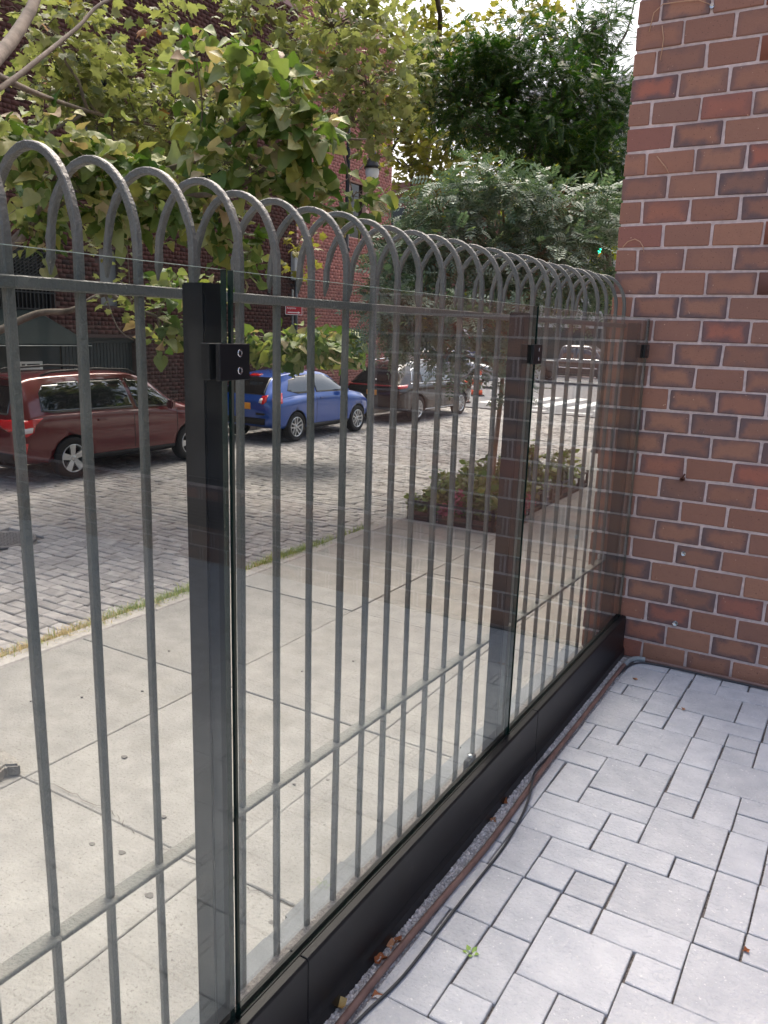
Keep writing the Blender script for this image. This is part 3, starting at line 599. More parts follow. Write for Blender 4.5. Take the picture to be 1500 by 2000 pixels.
class Car:
    def __init__(s_, name, loc, rz, label, st, pm_, wr, axles, track, wd=.21, spokes=5, style=0, grp=None):
        s_.t = thing(name, loc, label, 'car', grp, rz)
        mb = loft_body(st); me = mb.mesh('body', [pm_, DARK]); bm = bmesh.new(); bm.from_mesh(me); bmesh.ops.recalc_face_normals(bm, faces=bm.faces); s_.bvh = BVHTree.FromBMesh(bm); bm.to_mesh(me); bm.free()
        b = bpy.data.objects.new('body', me); link(b, s_.t); s_.body = b; s_.w = track
        cuts = []
        for ya in axles:
            for sd in (-1, 1):
                c = MB(); n = 28; rr = wr * 1.13
                x0, x1 = (track - .30) * sd, (track + .3) * sd
                c.poly([(x0, ya + rr * math.cos(2 * math.pi * j / n), wr + rr * math.sin(2 * math.pi * j / n)) for j in range(n)], (x1 - x0, 0, 0), 0)
                cm = c.mesh('cut', [DARK]); bb = bmesh.new(); bb.from_mesh(cm); bmesh.ops.recalc_face_normals(bb, faces=bb.faces); bb.to_mesh(cm); bb.free(); co = bpy.data.objects.new('cut', cm); COL.objects.link(co); cuts.append(co)
                md = b.modifiers.new('arch', 'BOOLEAN'); md.operation = 'DIFFERENCE'; md.object = co; md.solver = 'EXACT'; md.material_mode = 'TRANSFER'
        # evaluate at the origin so that cutters and body share a frame
        tm = s_.t.location.copy(), s_.t.rotation_euler.copy(); s_.t.location = (0, 0, 0); s_.t.rotation_euler = (0, 0, 0); bpy.context.view_layer.update()
        nm = bpy.data.meshes.new_from_object(b.evaluated_get(bpy.context.evaluated_depsgraph_get())); b.modifiers.clear(); b.data = nm; nm.name = 'body'
        for co in cuts: m_ = co.data; bpy.data.objects.remove(co); bpy.data.meshes.remove(m_)
        s_.t.location, s_.t.rotation_euler = tm
        ty, rm = wheel_mesh(wr, wd, spokes, style); tme = ty.mesh('wheel', TYRE); rme = rm.mesh('rim', [RIM, DARK])
        for m_ in (tme, rme):
            bm = bmesh.new(); bm.from_mesh(m_); bmesh.ops.recalc_face_normals(bm, faces=bm.faces); bm.to_mesh(m_); bm.free()
        for ya in axles:
            for sd in (-1, 1):
                o = inst('wheel', tme, s_.t, (sd * (track - wd / 2 + .012), ya, wr), (random.uniform(0, 6), 0, math.pi if sd < 0 else 0)); inst('rim', rme, o, (0, 0, 0))
        s_.pm = pm_
    def patch(s_, name, poly, d, mat, off=.004, parent=None, res=.05, mirror=False):
        """polygon drawn in side view (y,z) for d='side' or in rear/front view (x,z), laid onto the body surface"""
        out = None
        for sg in ((1, -1) if mirror else (1,)):
            P = [Vector(p) for p in poly]
            bm = bmesh.new(); vs = [bm.verts.new((p[0], p[1], 0)) for p in P]; bm.faces.new(vs)
            x0, x1 = min(p[0] for p in P), max(p[0] for p in P); y0, y1 = min(p[1] for p in P), max(p[1] for p in P)
            for k in range(1, int((x1 - x0) / res) + 1): bmesh.ops.bisect_plane(bm, geom=bm.verts[:] + bm.edges[:] + bm.faces[:], plane_co=(x0 + k * res, 0, 0), plane_no=(1, 0, 0))
            for k in range(1, int((y1 - y0) / res) + 1): bmesh.ops.bisect_plane(bm, geom=bm.verts[:] + bm.edges[:] + bm.faces[:], plane_co=(0, y0 + k * res, 0), plane_no=(0, 1, 0))
            ok_ = True
            for v in bm.verts:
                a, b = v.co.x, v.co.y
                if d == 'side': org, dr = Vector((3 * sg, a, b)), Vector((-sg, 0, 0))
                elif d == 'rear': org, dr = Vector((a * sg, -5, b)), Vector((0, 1, 0))
                elif d == 'front': org, dr = Vector((a * sg, 5, b)), Vector((0, -1, 0))
                h = s_.bvh.ray_cast(org, dr)
                if h[0] is None: h = s_.bvh.find_nearest(org + dr * (2.1 if d == 'side' else 3))
                nrm = h[1] if h[1].dot(dr) < 0 else -h[1]; v.co = h[0] + nrm * off
            me = bpy.data.meshes.new(name); bmesh.ops.recalc_face_normals(bm, faces=bm.faces); bm.to_mesh(me); bm.free(); me.materials.append(mat)
            for p in me.polygons: p.use_smooth = True
            o = bpy.data.objects.new(name, me); md = o.modifiers.new('thick', 'SOLIDIFY'); md.thickness = off * 1.6; md.offset = 0; link(o, parent or s_.t); out = out or o
        return out
    def seam(s_, pts, parent=None): 
        P = []
        for a, b in pts:
            h = s_.bvh.ray_cast(Vector((3, a, b)), Vector((-1, 0, 0)))
            if h[0] is not None: P.append(h[0] + h[1] * .0005)
        if len(P) > 1: MB().tube(P, .005, 5).build('panel_seam', DARK, parent or s_.t)
    def box(s_, name, a, b, mat, bevel=.01, parent=None): return MB().box(a, b).build(name, mat, parent or s_.t, bevel=bevel)

SUVST = [(-2.30, .46, .72, .86, .70, .98, .62), (-2.24, .36, .83, .93, .81, 1.08, .72), (-2.12, .33, .875, 1.0, .855, 1.38, .66), (-1.98, .31, .885, 1.03, .868, 1.58, .60), (-1.65, .29, .89, 1.05, .875, 1.655, .595), (-.6, .26, .895, 1.04, .88, 1.69, .60), (.2, .26, .895, 1.02, .88, 1.66, .60), (.62, .26, .895, 1.01, .877, 1.50, .62), (1.0, .27, .895, 1.0, .87, 1.21, .69), (1.32, .28, .892, .985, .862, 1.075, .73), (1.9, .31, .875, .93, .84, .99, .70), (2.2, .36, .80, .80, .75, .88, .62), (2.30, .42, .68, .68, .62, .78, .52)]
zs_ = -.992
c = Car('parked_suv', (-10.92, 6.02, zs_), 0, 'dark red estate SUV with roof rails parked across the street', SUVST, paint('paint_red', s(92, 12, 20)), .345, (-1.31, 1.33), .895, .22, 5, 0)
c.patch('rear_quarter_window', [(-1.83, 1.13), (-1.78, 1.40), (-1.66, 1.52), (-.98, 1.57), (-.98, 1.09), (-1.6, 1.09)], 'side', CGLASS, mirror=True)
c.patch('rear_door_window', [(-.93, 1.09), (-.93, 1.57), (-.10, 1.575), (-.02, 1.075)], 'side', CGLASS, mirror=True)
c.patch('front_door_window', [(.06, 1.07), (-.02, 1.57), (.22, 1.54), (.62, 1.36), (1.02, 1.06)], 'side', CGLASS, mirror=True)
c.patch('rear_window', [(-.60, 1.08), (-.52, 1.50), (.52, 1.50), (.60, 1.08)], 'rear', CGLASS)
c.patch('windscreen', [(-.66, 1.12), (-.54, 1.56), (.54, 1.56), (.66, 1.12)], 'front', CGLASS)
c.patch('tail_light', [(.44, .92), (.44, 1.0), (.72, 1.02), (.77, .98), (.75, .86), (.70, .84)], 'rear', RED_L, .01, mirror=True)
tl = c.patch('tail_light', [(-2.28, .80), (-2.26, .92), (-2.22, 1.0), (-1.84, 1.03), (-1.98, .93), (-2.02, .82), (-2.14, .76)], 'side', RED_L, .009, mirror=True)
c.patch('reversing_lamp', [(-2.25, .80), (-2.24, .88), (-2.03, .90), (-2.05, .82)], 'side', CLEAR_L, .014, tl)
c.patch('reflector', [(-2.22, .50), (-2.20, .66), (-2.12, .66), (-2.15, .50)], 'side', RED_L, .008)
c.patch('chrome_strip', [(-.45, .86), (-.45, .90), (.45, .90), (.45, .86)], 'rear', CHROME, .012)
c.patch('sill', [(-.95, .28), (-.93, .37), (.93, .36), (.95, .28)], 'side', DARK, .012, mirror=True)
c.patch('rear_bumper_lower', [(-.7, .36), (-.72, .50), (.72, .50), (.7, .36)], 'rear', DARK, .012)
for yy in (-.02, 1.0): c.seam([(yy, z_ / 20) for z_ in range(8, 21)])
c.seam([(-.94, z_ / 20) for z_ in range(17, 21)])
for yy in (-.72, .38): c.box('door_handle', (.885, yy - .09, .91), (.915, yy + .09, .945), c.pm, .008)
for sx in (-1, 1):
    mb = MB().tube([(sx * .585, -1.62, 1.655), (sx * .585, -1.45, 1.71), (sx * .588, -.6, 1.745), (sx * .588, .1, 1.715), (sx * .588, .28, 1.655)], [.016, .02, .02, .02, .014], 8); mb.build('roof_rail', DARK, c.t)
    m_ = c.box('wing_mirror', (sx * .90, .70, 1.02), (sx * 1.06, .82, 1.17), c.pm, .03)
c.box('spoiler', (-.52, -2.12, 1.60), (.52, -1.9, 1.63), c.pm, .01)
mb = MB().tube([(.45, -2.28, .36), (.45, -2.05, .36)], .04, 10); mb.build('exhaust_pipe', DARK, c.t)

JUKE = [(-2.06, .52, .66, .84, .64, .92, .60), (-2.00, .40, .80, .90, .74, 1.02, .64), (-1.86, .34, .86, .95, .80, 1.22, .60), (-1.62, .30, .895, .98, .82, 1.42, .57), (-1.2, .27, .905, 1.02, .81, 1.51, .57), (-.5, .24, .865, 1.03, .82, 1.555, .58), (.1, .24, .86, 1.02, .825, 1.53, .58), (.5, .25, .865, 1.01, .825, 1.42, .60), (.85, .26, .885, 1.0, .83, 1.21, .65), (1.15, .28, .90, .99, .82, 1.07, .70), (1.6, .32, .88, .94, .78, 1.0, .66), (1.92, .38, .80, .84, .70, .90, .58), (2.06, .46, .66, .72, .60, .80, .50)]
c = Car('parked_hatchback', (-10.98, 11.97, zs_), 0, 'bright blue compact crossover parked ahead of the red SUV', JUKE, paint('paint_blue', s(4, 70, 156)), .335, (-1.20, 1.33), .885, .21, 5, 1)
c.patch('rear_side_window', [(-1.40, 1.14), (-1.22, 1.36), (-.9, 1.44), (-.42, 1.47), (-.42, 1.07), (-1.05, 1.06)], 'side', CGLASS, mirror=True)
c.patch('front_side_window', [(-.36, 1.07), (-.36, 1.47), (.16, 1.45), (.52, 1.32), (.90, 1.05)], 'side', CGLASS, mirror=True)
c.patch('rear_window', [(-.58, 1.06), (-.50, 1.42), (.50, 1.42), (.58, 1.06)], 'rear', CGLASS)
c.patch('windscreen', [(-.62, 1.10), (-.50, 1.48), (.50, 1.48), (.62, 1.10)], 'front', CGLASS)
c.patch('tail_light', [(-1.94, .88), (-1.93, .98), (-1.80, 1.06), (-1.60, 1.10), (-1.66, .98), (-1.72, .88)], 'side', RED_L, .010, mirror=True)
tl = c.patch('tail_light', [(.50, .90), (.54, 1.03), (.66, 1.06), (.68, .92), (.60, .86)], 'rear', RED_L, .010, mirror=True)
c.patch('reversing_lamp', [(.50, .90), (.52, .98), (.58, .98), (.58, .89)], 'rear', CLEAR_L, .016, tl)
c.patch('number_plate', [(-.05, .74), (-.05, .88), (.26, .88), (.26, .74)], 'rear', PLATE, .012)
c.patch('brake_light', [(-.14, 1.43), (-.14, 1.47), (.14, 1.47), (.14, 1.43)], 'rear', RED_L, .012)
c.patch('rear_bumper_lower', [(-.62, .42), (-.66, .56), (.66, .56), (.62, .42)], 'rear', DARK, .010)
c.patch('bumper_slot', [(.42, .63), (.42, .68), (.66, .67), (.64, .63)], 'rear', DARK, .012, mirror=True)
c.patch('sill', [(-.80, .26), (-.80, .36), (.92, .36), (.92, .26)], 'side', DARK, .012, mirror=True)
for yy in (-.40, .86): c.seam([(yy, z_ / 20) for z_ in range(8, 21)])
c.box('door_handle', (.84, -.26, .92), (.875, -.06, .955), c.pm, .008)
for sx in (-1, 1): c.box('wing_mirror', (sx * .87, .60, 1.02), (sx * 1.02, .72, 1.15), c.pm, .03)
MB().tube([(.2, -1.28, 1.50), (.2, -1.42, 1.66)], .006, 5).build('aerial', DARK, c.t)

RX = [(-2.44, .55, .74, .86, .70, .96, .64), (-2.36, .40, .88, .95, .84, 1.06, .74), (-2.18, .34, .93, 1.0, .88, 1.24, .68), (-1.9, .30, .945, 1.04, .90, 1.48, .62), (-1.5, .28, .95, 1.06, .90, 1.61, .61), (-.6, .26, .945, 1.05, .90, 1.68, .62), (.2, .26, .945, 1.03, .90, 1.65, .62), (.66, .27, .945, 1.02, .90, 1.48, .64), (1.1, .28, .945, 1.01, .89, 1.20, .70), (1.45, .30, .94, 1.0, .88, 1.09, .74), (2.0, .33, .92, .95, .84, 1.01, .70), (2.32, .38, .84, .84, .76, .90, .62), (2.44, .46, .70, .70, .62, .80, .52)]
c = Car('parked_suv', (-11.0, 17.85, zs_), 0, 'glossy black SUV parked beyond the blue crossover', RX, plain('paint_black', s(9, 9, 11), .15, 0, .3), .37, (-1.40, 1.39), .935, .23, 5, 1)
c.patch('rear_quarter_window', [(-1.78, 1.13), (-1.52, 1.44), (-1.18, 1.52), (-1.18, 1.11)], 'side', CGLASS, mirror=True)
c.patch('rear_door_window', [(-1.12, 1.10), (-1.12, 1.53), (-.16, 1.57), (-.12, 1.08)], 'side', CGLASS, mirror=True)
c.patch('front_door_window', [(-.05, 1.08), (-.08, 1.57), (.28, 1.52), (.68, 1.36), (1.08, 1.06)], 'side', CGLASS, mirror=True)
c.patch('rear_window', [(-.66, 1.12), (-.56, 1.50), (.56, 1.50), (.66, 1.12)], 'rear', CGLASS)
c.patch('windscreen', [(-.68, 1.14), (-.54, 1.54), (.54, 1.54), (.68, 1.14)], 'front', CGLASS)
c.patch('tail_light', [(-.80, 1.0), (-.80, 1.035), (.80, 1.035), (.80, 1.0)], 'rear', plain('tail_dark', s(110, 14, 18), .15, 0, 1), .010); c.patch('tail_light', [(-2.38, .96), (-2.36, 1.04), (-1.98, 1.06), (-2.06, .98)], 'side', RED_L, .010, mirror=True)
c.patch('number_plate', [(-.16, .76), (-.16, .90), (.16, .90), (.16, .76)], 'rear', PLATE, .012)
c.patch('chrome_line', [(-1.82, 1.075), (-1.82, 1.10), (1.1, 1.05), (1.1, 1.03)], 'side', CHROME, .010, mirror=True)
c.patch('chrome_line', [(-1.80, 1.12), (-1.52, 1.46), (-1.1, 1.555), (-.1, 1.60), (-.1, 1.575), (-1.1, 1.53), (-1.50, 1.43), (-1.75, 1.12)], 'side', CHROME, .009, mirror=True)
c.patch('sill_trim', [(-.95, .30), (-.95, .35), (.98, .35), (.98, .30)], 'side', CHROME, .012, mirror=True)
t = 20; mb = MB(); mb.lathe([(.055, -2.385), (.055, -2.40), (.043, -2.40), (.043, -2.385)], 24, 'y', (0, 0, 1.14)); mb.box((-.012, -2.40, 1.10), (.004, -2.388, 1.165)); mb.box((-.012, -2.4, 1.10), (.036, -2.388, 1.114))
em = mb.build('badge', CHROME, c.t); em.location = (0, .12, 0)
for yy in (-.10, 1.1): c.seam([(yy, z_ / 20) for z_ in range(8, 21)])
for sx in (-1, 1):
    c.box('wing_mirror', (sx * .93, .78, 1.04), (sx * 1.10, .90, 1.18), c.pm, .03); MB().tube([(sx * .60, -1.5, 1.61), (sx * .60, -1.3, 1.68), (sx * .605, -.4, 1.725), (sx * .605, .15, 1.69), (sx * .6, .3, 1.64)], .016, 8).build('roof_rail', CHROME, c.t)

c = Car('silver_suv', (-16.6, 31.5, -.985), R(-68), 'silver SUV on the avenue beyond the black SUV', [(a, b, d, e, f, g * 1.08, h) for a, b, d, e, f, g, h in SUVST], paint('paint_silver', s(170, 174, 178)), .36, (-1.31, 1.33), .895, .22, 5, 0)
c.patch('side_window', [(-1.6, 1.14), (-1.5, 1.60), (.2, 1.64), (.62, 1.46), (1.0, 1.12)], 'side', CGLASS, mirror=True); c.patch('windscreen', [(-.66, 1.16), (-.54, 1.66), (.54, 1.66), (.66, 1.16)], 'front', CGLASS); c.patch('rear_window', [(-.60, 1.16), (-.52, 1.58), (.52, 1.58), (.60, 1.16)], 'rear', CGLASS)
c.patch('head_light', [(.5, .82), (.5, .9), (.72, .92), (.7, .82)], 'front', CLEAR_L, .01, mirror=True)
# dark pickup crossing at the avenue, seen from its right side, nose to the right
PBODY = [(-2.9, .62, .90, 1.02, .90, 1.10, .86), (-2.8, .58, .97, 1.15, .955, 1.22, .90), (-1.0, .55, .985, 1.16, .965, 1.225, .90), (-.96, .55, .985, 1.2, .965, 1.5, .80), (-.86, .54, .985, 1.26, .96, 1.98, .70), (-.4, .54, .985, 1.27, .96, 2.06, .69), (.5, .54, .985, 1.27, .96, 2.04, .69), (.95, .54, .985, 1.26, .96, 1.82, .73), (1.35, .55, .985, 1.24, .95, 1.40, .80), (1.6, .56, .985, 1.22, .94, 1.32, .84), (2.4, .58, .97, 1.18, .92, 1.26, .82), (2.75, .62, .90, 1.05, .86, 1.14, .74), (2.85, .68, .8, .9, .76, 1.0, .66)]
c = Car('pickup_truck', (-12.6, 39.3, -.985), R(-90), 'dark pickup truck with chrome trim crossing on the far avenue', PBODY, paint('paint_pickup', s(34, 28, 30)), .42, (-2.0, 1.75), .985, .26, 6, 0); c.t['category'] = 'pickup'
c.patch('rear_side_window', [(-.80, 1.36), (-.74, 1.84), (-.1, 1.88), (-.1, 1.34)], 'side', CGLASS, mirror=True); c.patch('front_side_window', [(0, 1.34), (0, 1.88), (.5, 1.87), (.95, 1.66), (1.2, 1.34)], 'side', CGLASS, mirror=True)
c.patch('chrome_line', [(-.85, 1.29), (-.85, 1.33), (1.25, 1.33), (1.25, 1.29)], 'side', CHROME, .012, mirror=True); c.patch('chrome_line', [(-.9, .86), (-.9, .90), (1.2, .90), (1.2, .86)], 'side', CHROME, .012, mirror=True); c.patch('roof_trim', [(-.7, 1.93), (-.7, 1.99), (.6, 1.99), (.6, 1.93)], 'side', CHROME, .012, mirror=True)
c.box('running_board', (.93, -1.05, .40), (1.06, 1.2, .47), CHROME, .01); c.box('bed_rail', (.92, -2.75, 1.215), (.985, -1.0, 1.25), CHROME, .01)

# ------------------------------------------------------------------ buildings across the street
def facade(name, loc, y0, y1, z1, depth, mat, label, holes=(), cut=18):
    t = thing(name, loc, label, 'building'); zb = -.9 - loc[2]
    MF = surf(name + '_mortar', *FMORT[name], 20, .95, .2)
    zs = [zb]; mb = MB()
    ys = sorted({y0, y1, *[h[0] for h in holes], *[h[1] for h in holes]})
    for a, b in zip(ys, ys[1:]):
        hs = sorted([h for h in holes if h[0] <= a + 1e-6 and h[1] >= b - 1e-6], key=lambda h: h[2]); z = zb - .2
        for h in hs: mb.box((-depth, a, z), (-.008, b, h[2])); z = h[3]
        mb.box((-depth, a, z), (-.008, b, z1))
    mb.build('mortar', MF, t)
    bx = []; k = 0
    while zb + k * .1016 < min(z1, cut):
        y = y0 + (.1 if k % 2 else 0); L = .1016 if k % 6 == 5 else .2032; z = zb + k * .1016
        while y < y1 - .02:
            ye = min(y + L - .01, y1)
            if not any(ye > h[0] - .02 and y < h[1] + .02 and z + .1 > h[2] and z < h[3] for h in holes): bx.append((-.05, y, z, 0, ye, z + .0916))
            y += L
        k += 1
    link(bpy.data.objects.new('bricks', many_boxes('bricks', bx, mat)), t, kind='stuff'); return t
FMORT = {'brown_brick_building': (s(84, 66, 60), s(68, 54, 50)), 'pink_brick_building': (s(206, 170, 158), s(186, 150, 140))}
BX = -15.0
holes = [(4.2, 10.75, -.9 + .0, 1.15), (6.2, 8.3, 1.75, 3.0), (9.2, 10.2, 5.2, 7.2), (5.5, 6.6, 5.2, 7.2), (13.0, 14.0, 5.2, 7.2), (9.6, 10.2, 1.9, 3.2)]
bb = facade('brown_brick_building', (BX, 0, 0), -14, 17.2, 10.5, 9, brick_far('brick_brown', s(80, 50, 44), s(66, 44, 39), s(50, 38, 36)), 'dark brown brick building with a green gate across the street', holes, 11)
GREEN = surf('dark_green_metal', s(30, 42, 40), s(22, 32, 31), 4, .5, .1); BLK = plain('black_iron', s(16, 17, 18), .5)
for a, b, z0, z1 in holes[2:5]:
    w_ = MB().box((-.20, a, z0), (-.17, b, z1)).build('window', DARKGL, bb); m = MB()
    for q in (((-.17, a, z0), (-.11, a + .06, z1)), ((-.17, b - .06, z0), (-.11, b, z1)), ((-.168, a + .06, (z0 + z1) / 2 - .03), (-.112, b - .06, (z0 + z1) / 2 + .03)), ((-.1, a - .05, z0 - .09), (.05, b + .05, z0 - .001))): m.box(*q)
    m.build('frame', plain('frame_dark', s(50, 46, 44), .6), w_)
w_ = MB().box((-.20, 6.2, 1.75), (-.17, 8.3, 3.0)).build('window', DARKGL, bb); m = MB()
for i in range(22): m.bar((.06, 6.15 + i * .1, 1.72), (.06, 6.15 + i * .1, 2.75 + .25 * (i % 2)), .018, .018)
for i in range(-6, 20): m.bar((.075, 6.2 + max(i, 0) * .11, 2.45 - min(i, 0) * .07), (.075, 6.2 + min((i + 7), 19) * .11, 2.45 + .5 - max(0, (i + 7 - 19)) * .07), .014, .014)
for z_ in (1.75, 2.1, 2.45, 2.95): m.bar((.06, 6.15, z_), (.06, 8.3, z_), .03, .03)
m.build('window_grille', BLK, w_)
MB().box((-.2, 9.6, 1.9), (-.16, 10.2, 3.2)).build('window', plain('pale_window', s(120, 124, 124), .2), bb)
m = MB().box((-.35, 4.2, -.9), (-.3, 8.6, 1.15)); m.build('shutter', GREEN, bb)
for i in range(21): MB().box((-.30, 8.62 + i * .1, -.88), (-.255, 8.70 + i * .1, 1.12)).build('gate_board', GREEN, bb)
m = MB().box((-.26, 8.55, 1.02), (-.2, 10.75, 1.15)); m.build('gate_header', GREEN, bb)
aw = thing('awning', (BX, 6.6, 1.0), 'dark green sloping awning over the doorway behind the red SUV', 'awning')
m = MB(); V = [(.002, -2.2, .75), (.002, 1.15, .75), (1.1, 1.75, .04), (1.1, -2.2, .04), (.002, -2.2, .0), (.002, 1.75, .0), (1.1, 1.75, 0), (1.1, -2.2, 0)]
m.add(V, [(0, 1, 2, 3), (1, 5, 6, 2), (3, 2, 6, 7), (0, 3, 7, 4), (0, 4, 5, 1), (4, 7, 6, 5)]); m.build('canvas', surf('awning_canvas', s(24, 36, 34), s(18, 28, 27), 3, .8, .1, spec=.2), aw)
MB().tube([(1.1, -2.2, 0), (1.1, 1.75, 0), (.004, 1.15, .75)], .012, 6).build('frame', plain('awning_frame', s(120, 124, 122), .4, .6), aw)
def text_mesh(body, size, mat, name, parent, loc, rot, ext=.002):
    cu = bpy.data.curves.new('t', 'FONT'); cu.body = body; cu.size = size; cu.extrude = ext; to = bpy.data.objects.new('t', cu); COL.objects.link(to); bpy.context.view_layer.update()
    me = bpy.data.meshes.new_from_object(to.evaluated_get(bpy.context.evaluated_depsgraph_get())); bpy.data.objects.remove(to); bpy.data.curves.remove(cu)
    me.materials.clear(); me.materials.append(mat); o = inst(name, me, parent, loc, rot); return o
WHITE = plain('sign_white', s(232, 230, 226), .5); SRED = plain('sign_red', s(176, 26, 40), .5); SBLK = plain('sign_black', s(24, 24, 26), .5)
p = at(62, 714, 'x', -15.26); sg = thing('door_sign', (-15.296, p.y, p.z), 'small white sign on the dark green shutter', 'sign')
MB().box((0, -.30, -.09), (.012, .30, .09)).build('plate', WHITE, sg); MB().box((.0125, -.23, -.03), (.016, -.15, .04)).build('emblem', SBLK, sg); MB().box((.0125, -.1, .0), (.016, .22, .035)).build('print_line', SBLK, sg); MB().box((.0125, -.1, -.045), (.016, .22, -.02)).build('print_line', SBLK, sg)
pk = facade('pink_brick_building', (BX - .02, 0, 0), 17.25, 22.9, 11.4, 9, brick_far('brick_pink', s(158, 106, 96), s(142, 94, 87), s(114, 77, 73)), 'pinkish red brick building behind the black lamp post', [(20.2, 21.2, 4.6, 6.4)], 11)
MB().box((-.2, 20.2, 4.6), (-.16, 21.2, 6.4)).build('window', DARKGL, pk)
p = at(580, 515, 'x', BX + .1); ub = thing('utility_box', (BX + .002, p.y, p.z - .4), 'grey utility box and pipe on the brown wall near its corner', 'utility box')
MB().box((0, -.2, -.1), (.16, .2, .75)).build('box', plain('util_grey', s(150, 154, 152), .5), ub, bevel=.02); MB().tube([(.08, 0, -.1), (.08, 0, -2.4)], .05, 10).build('pipe', plain('util_pipe', s(84, 88, 88), .5), ub)

# ------------------------------------------------------------------ street furniture
lp = thing('street_lamp', (-12.7, 16.55, -.88), 'black ornamental lamp post with a hanging bell lantern', 'street lamp'); Hh = 8.6
m = MB().lathe([(0, 0), (.24, 0), (.24, .3), (.17, .5), (.13, .9), (.10, 1.3), (.075, 1.5), (.07, 4.6), (.10, 4.62), (.10, 4.7), (.065, 4.72), (.06, 7.2), (.03, Hh), (0, Hh)], 16)
for i in range(7): m.lathe([(.07, 2.55 + i * .1), (.095, 2.57 + i * .1), (.095, 2.61 + i * .1), (.07, 2.63 + i * .1)], 14)
m.build('pole', BLK, lp)
pl = at(727, 330, 'y', 16.9) - Vector((-12.7, 16.55, -.88))
arm = MB().tube(spline([(0, 0, 7.9), (.05, .05, 8.5), (pl.x * .5, pl.y * .5, 8.95), (pl.x * .95, pl.y * .9, 8.6), (pl.x, pl.y, 8.2), (pl.x, pl.y, pl.z + .62)]), .035, 8).build('crook_arm', BLK, lp)
ln = MB().lathe([(0, .66), (.05, .66), (.07, .5), (.11, .42), (.13, .22), (.22, .08), (.24, 0), (.22, 0), (.1, .12), (0, .14)], 20, 'z', pl).build('lantern_hood', BLK, lp)
MB().lathe([(.19, .0), (.20, -.1), (.16, -.26), (.08, -.34), (0, -.36)], 20, 'z', pl).build('globe', plain('frosted_globe', s(214, 216, 214), .35), ln)
sp = thing('parking_sign', (-12.75, 14.12, -.88), 'red and white NO STANDING Anytime sign on a thin post', 'sign'); MB().tube([(-.04, 0, 0), (-.04, 0, 3.4)], .028, 8).build('post', plain('sign_post', s(96, 98, 98), .5, .6), sp)
tilt = R(-32); rot = Matrix.Rotation(tilt, 4, 'Z'); hold = MB()
def sgn(name, a, b, mat): m = MB().box(a, b, mat=rot); return m.build(name, mat, sp)
sgn('plate', (0, -.24, 2.74), (.008, .24, 3.17), WHITE); sgn('red_panel', (.0085, -.225, 2.755), (.011, .225, 3.055), SRED)
def arrow(z, d, mat):
    m = MB().poly([rot @ Vector(q) for q in ((.0115, -.18 * d, z - .012), (.0115, .12 * d, z - .012), (.0115, .12 * d, z - .03), (.0115, .19 * d, z), (.0115, .12 * d, z + .03), (.0115, .12 * d, z + .012), (.0115, -.18 * d, z + .012))], rot @ Vector((.002, 0, 0))); m.build('arrow', mat, sp)
arrow(2.80, 1, WHITE); arrow(3.115, -1, SBLK)
for tx, z, sz in (('NO STANDING', 2.975, .068), ('Anytime', 2.89, .078)): text_mesh(tx, sz, WHITE, 'lettering', sp, rot @ Vector((.0125, -.205, z)), (R(90), 0, R(90) + tilt), .001)
# traffic drums, hoarding, sign board, signal
OR = plain('drum_orange', s(232, 84, 36), .5)
for px, py, lab, sc in ((930, 773, 'orange and white striped traffic drum in the middle of the crossing', 1.0), (906, 786, 'shorter orange and white cone beside the traffic drum', .75)):
    p = at(px, py, 'z', -.985); d = thing('traffic_drum', p, lab, 'traffic drum', 'traffic drums on the avenue')
    MB().lathe([(0, 0), (.34 * sc, 0), (.34 * sc, .05), (.27 * sc, .055)], 20).build('base', RUBBER, d)
    for k in range(5): r0, r1 = (.26 - .02 * k) * sc, (.24 - .02 * k) * sc; MB().lathe([(0, .056 + .2 * sc * k), (r0, .056 + .2 * sc * k), (r1, .056 + .2 * sc * (k + 1) - .004), (0, .056 + .2 * sc * (k + 1) - .004)], 20).build('band', OR if k % 2 == 0 else WHITE, d)
HG = surf('hoarding_green', s(40, 58, 52), s(32, 48, 44), 2, .7, .1)
hd = thing('green_hoarding', (-26, 46, -.985), 'dark green plywood hoarding beyond the avenue', 'hoarding')
for i in range(16): MB().box((i * 1.24 - 1, 0, 0), (i * 1.24 + .235, .03, 3.0)).build('panel', HG, hd)
sb = thing('notice_board', (-21.4, 43.0, -.985), 'red white and blue lettered notice board before the green hoarding', 'notice board')
for px_ in (-1.1, 1.1): MB().box((px_ - .05, .02, 0), (px_ + .05, .1, 2.3)).build('leg', DARK, sb)
MB().box((-1.35, -.02, .95), (1.35, .018, 2.75)).build('board', WHITE, sb); MB().box((-1.32, -.03, 2.02), (1.32, -.0205, 2.38)).build('red_band', SRED, sb)
for i in range(4): MB().box((-1.3, -.03, 1.02 + i * .24), (1.3, -.0205, 1.14 + i * .24)).build('blue_stripe', plain('blue_ink', s(92, 104, 150), .6), sb)
text_mesh('Follow these', .27, WHITE, 'lettering', sb, (-.95, -.032, 2.11), (R(90), 0, 0), .002)
p = at(1172, 490, 'y', 29); ts = thing('traffic_signal', (p.x + 2.6, 29.2, -.985), 'yellow traffic signal showing green on a mast arm', 'traffic signal'); YL = plain('signal_yellow', s(206, 160, 40), .5)
hz = p.z + .985; hx = p.x - (p.x + 2.6)
MB().tube([(0, 0, 0), (0, 0, hz + 1.2)], .09, 10).build('pole', plain('signal_pole', s(130, 134, 134), .5, .4), ts); MB().tube([(0, 0, hz + .9), (hx, .0, hz + 1.0)], .05, 8).build('mast_arm', MATS['signal_pole'], ts)
hb = MB().box((hx - .17, -.26, hz - .2), (hx + .17, -.06, hz + .92)).build('signal_head', YL, ts, bevel=.02)
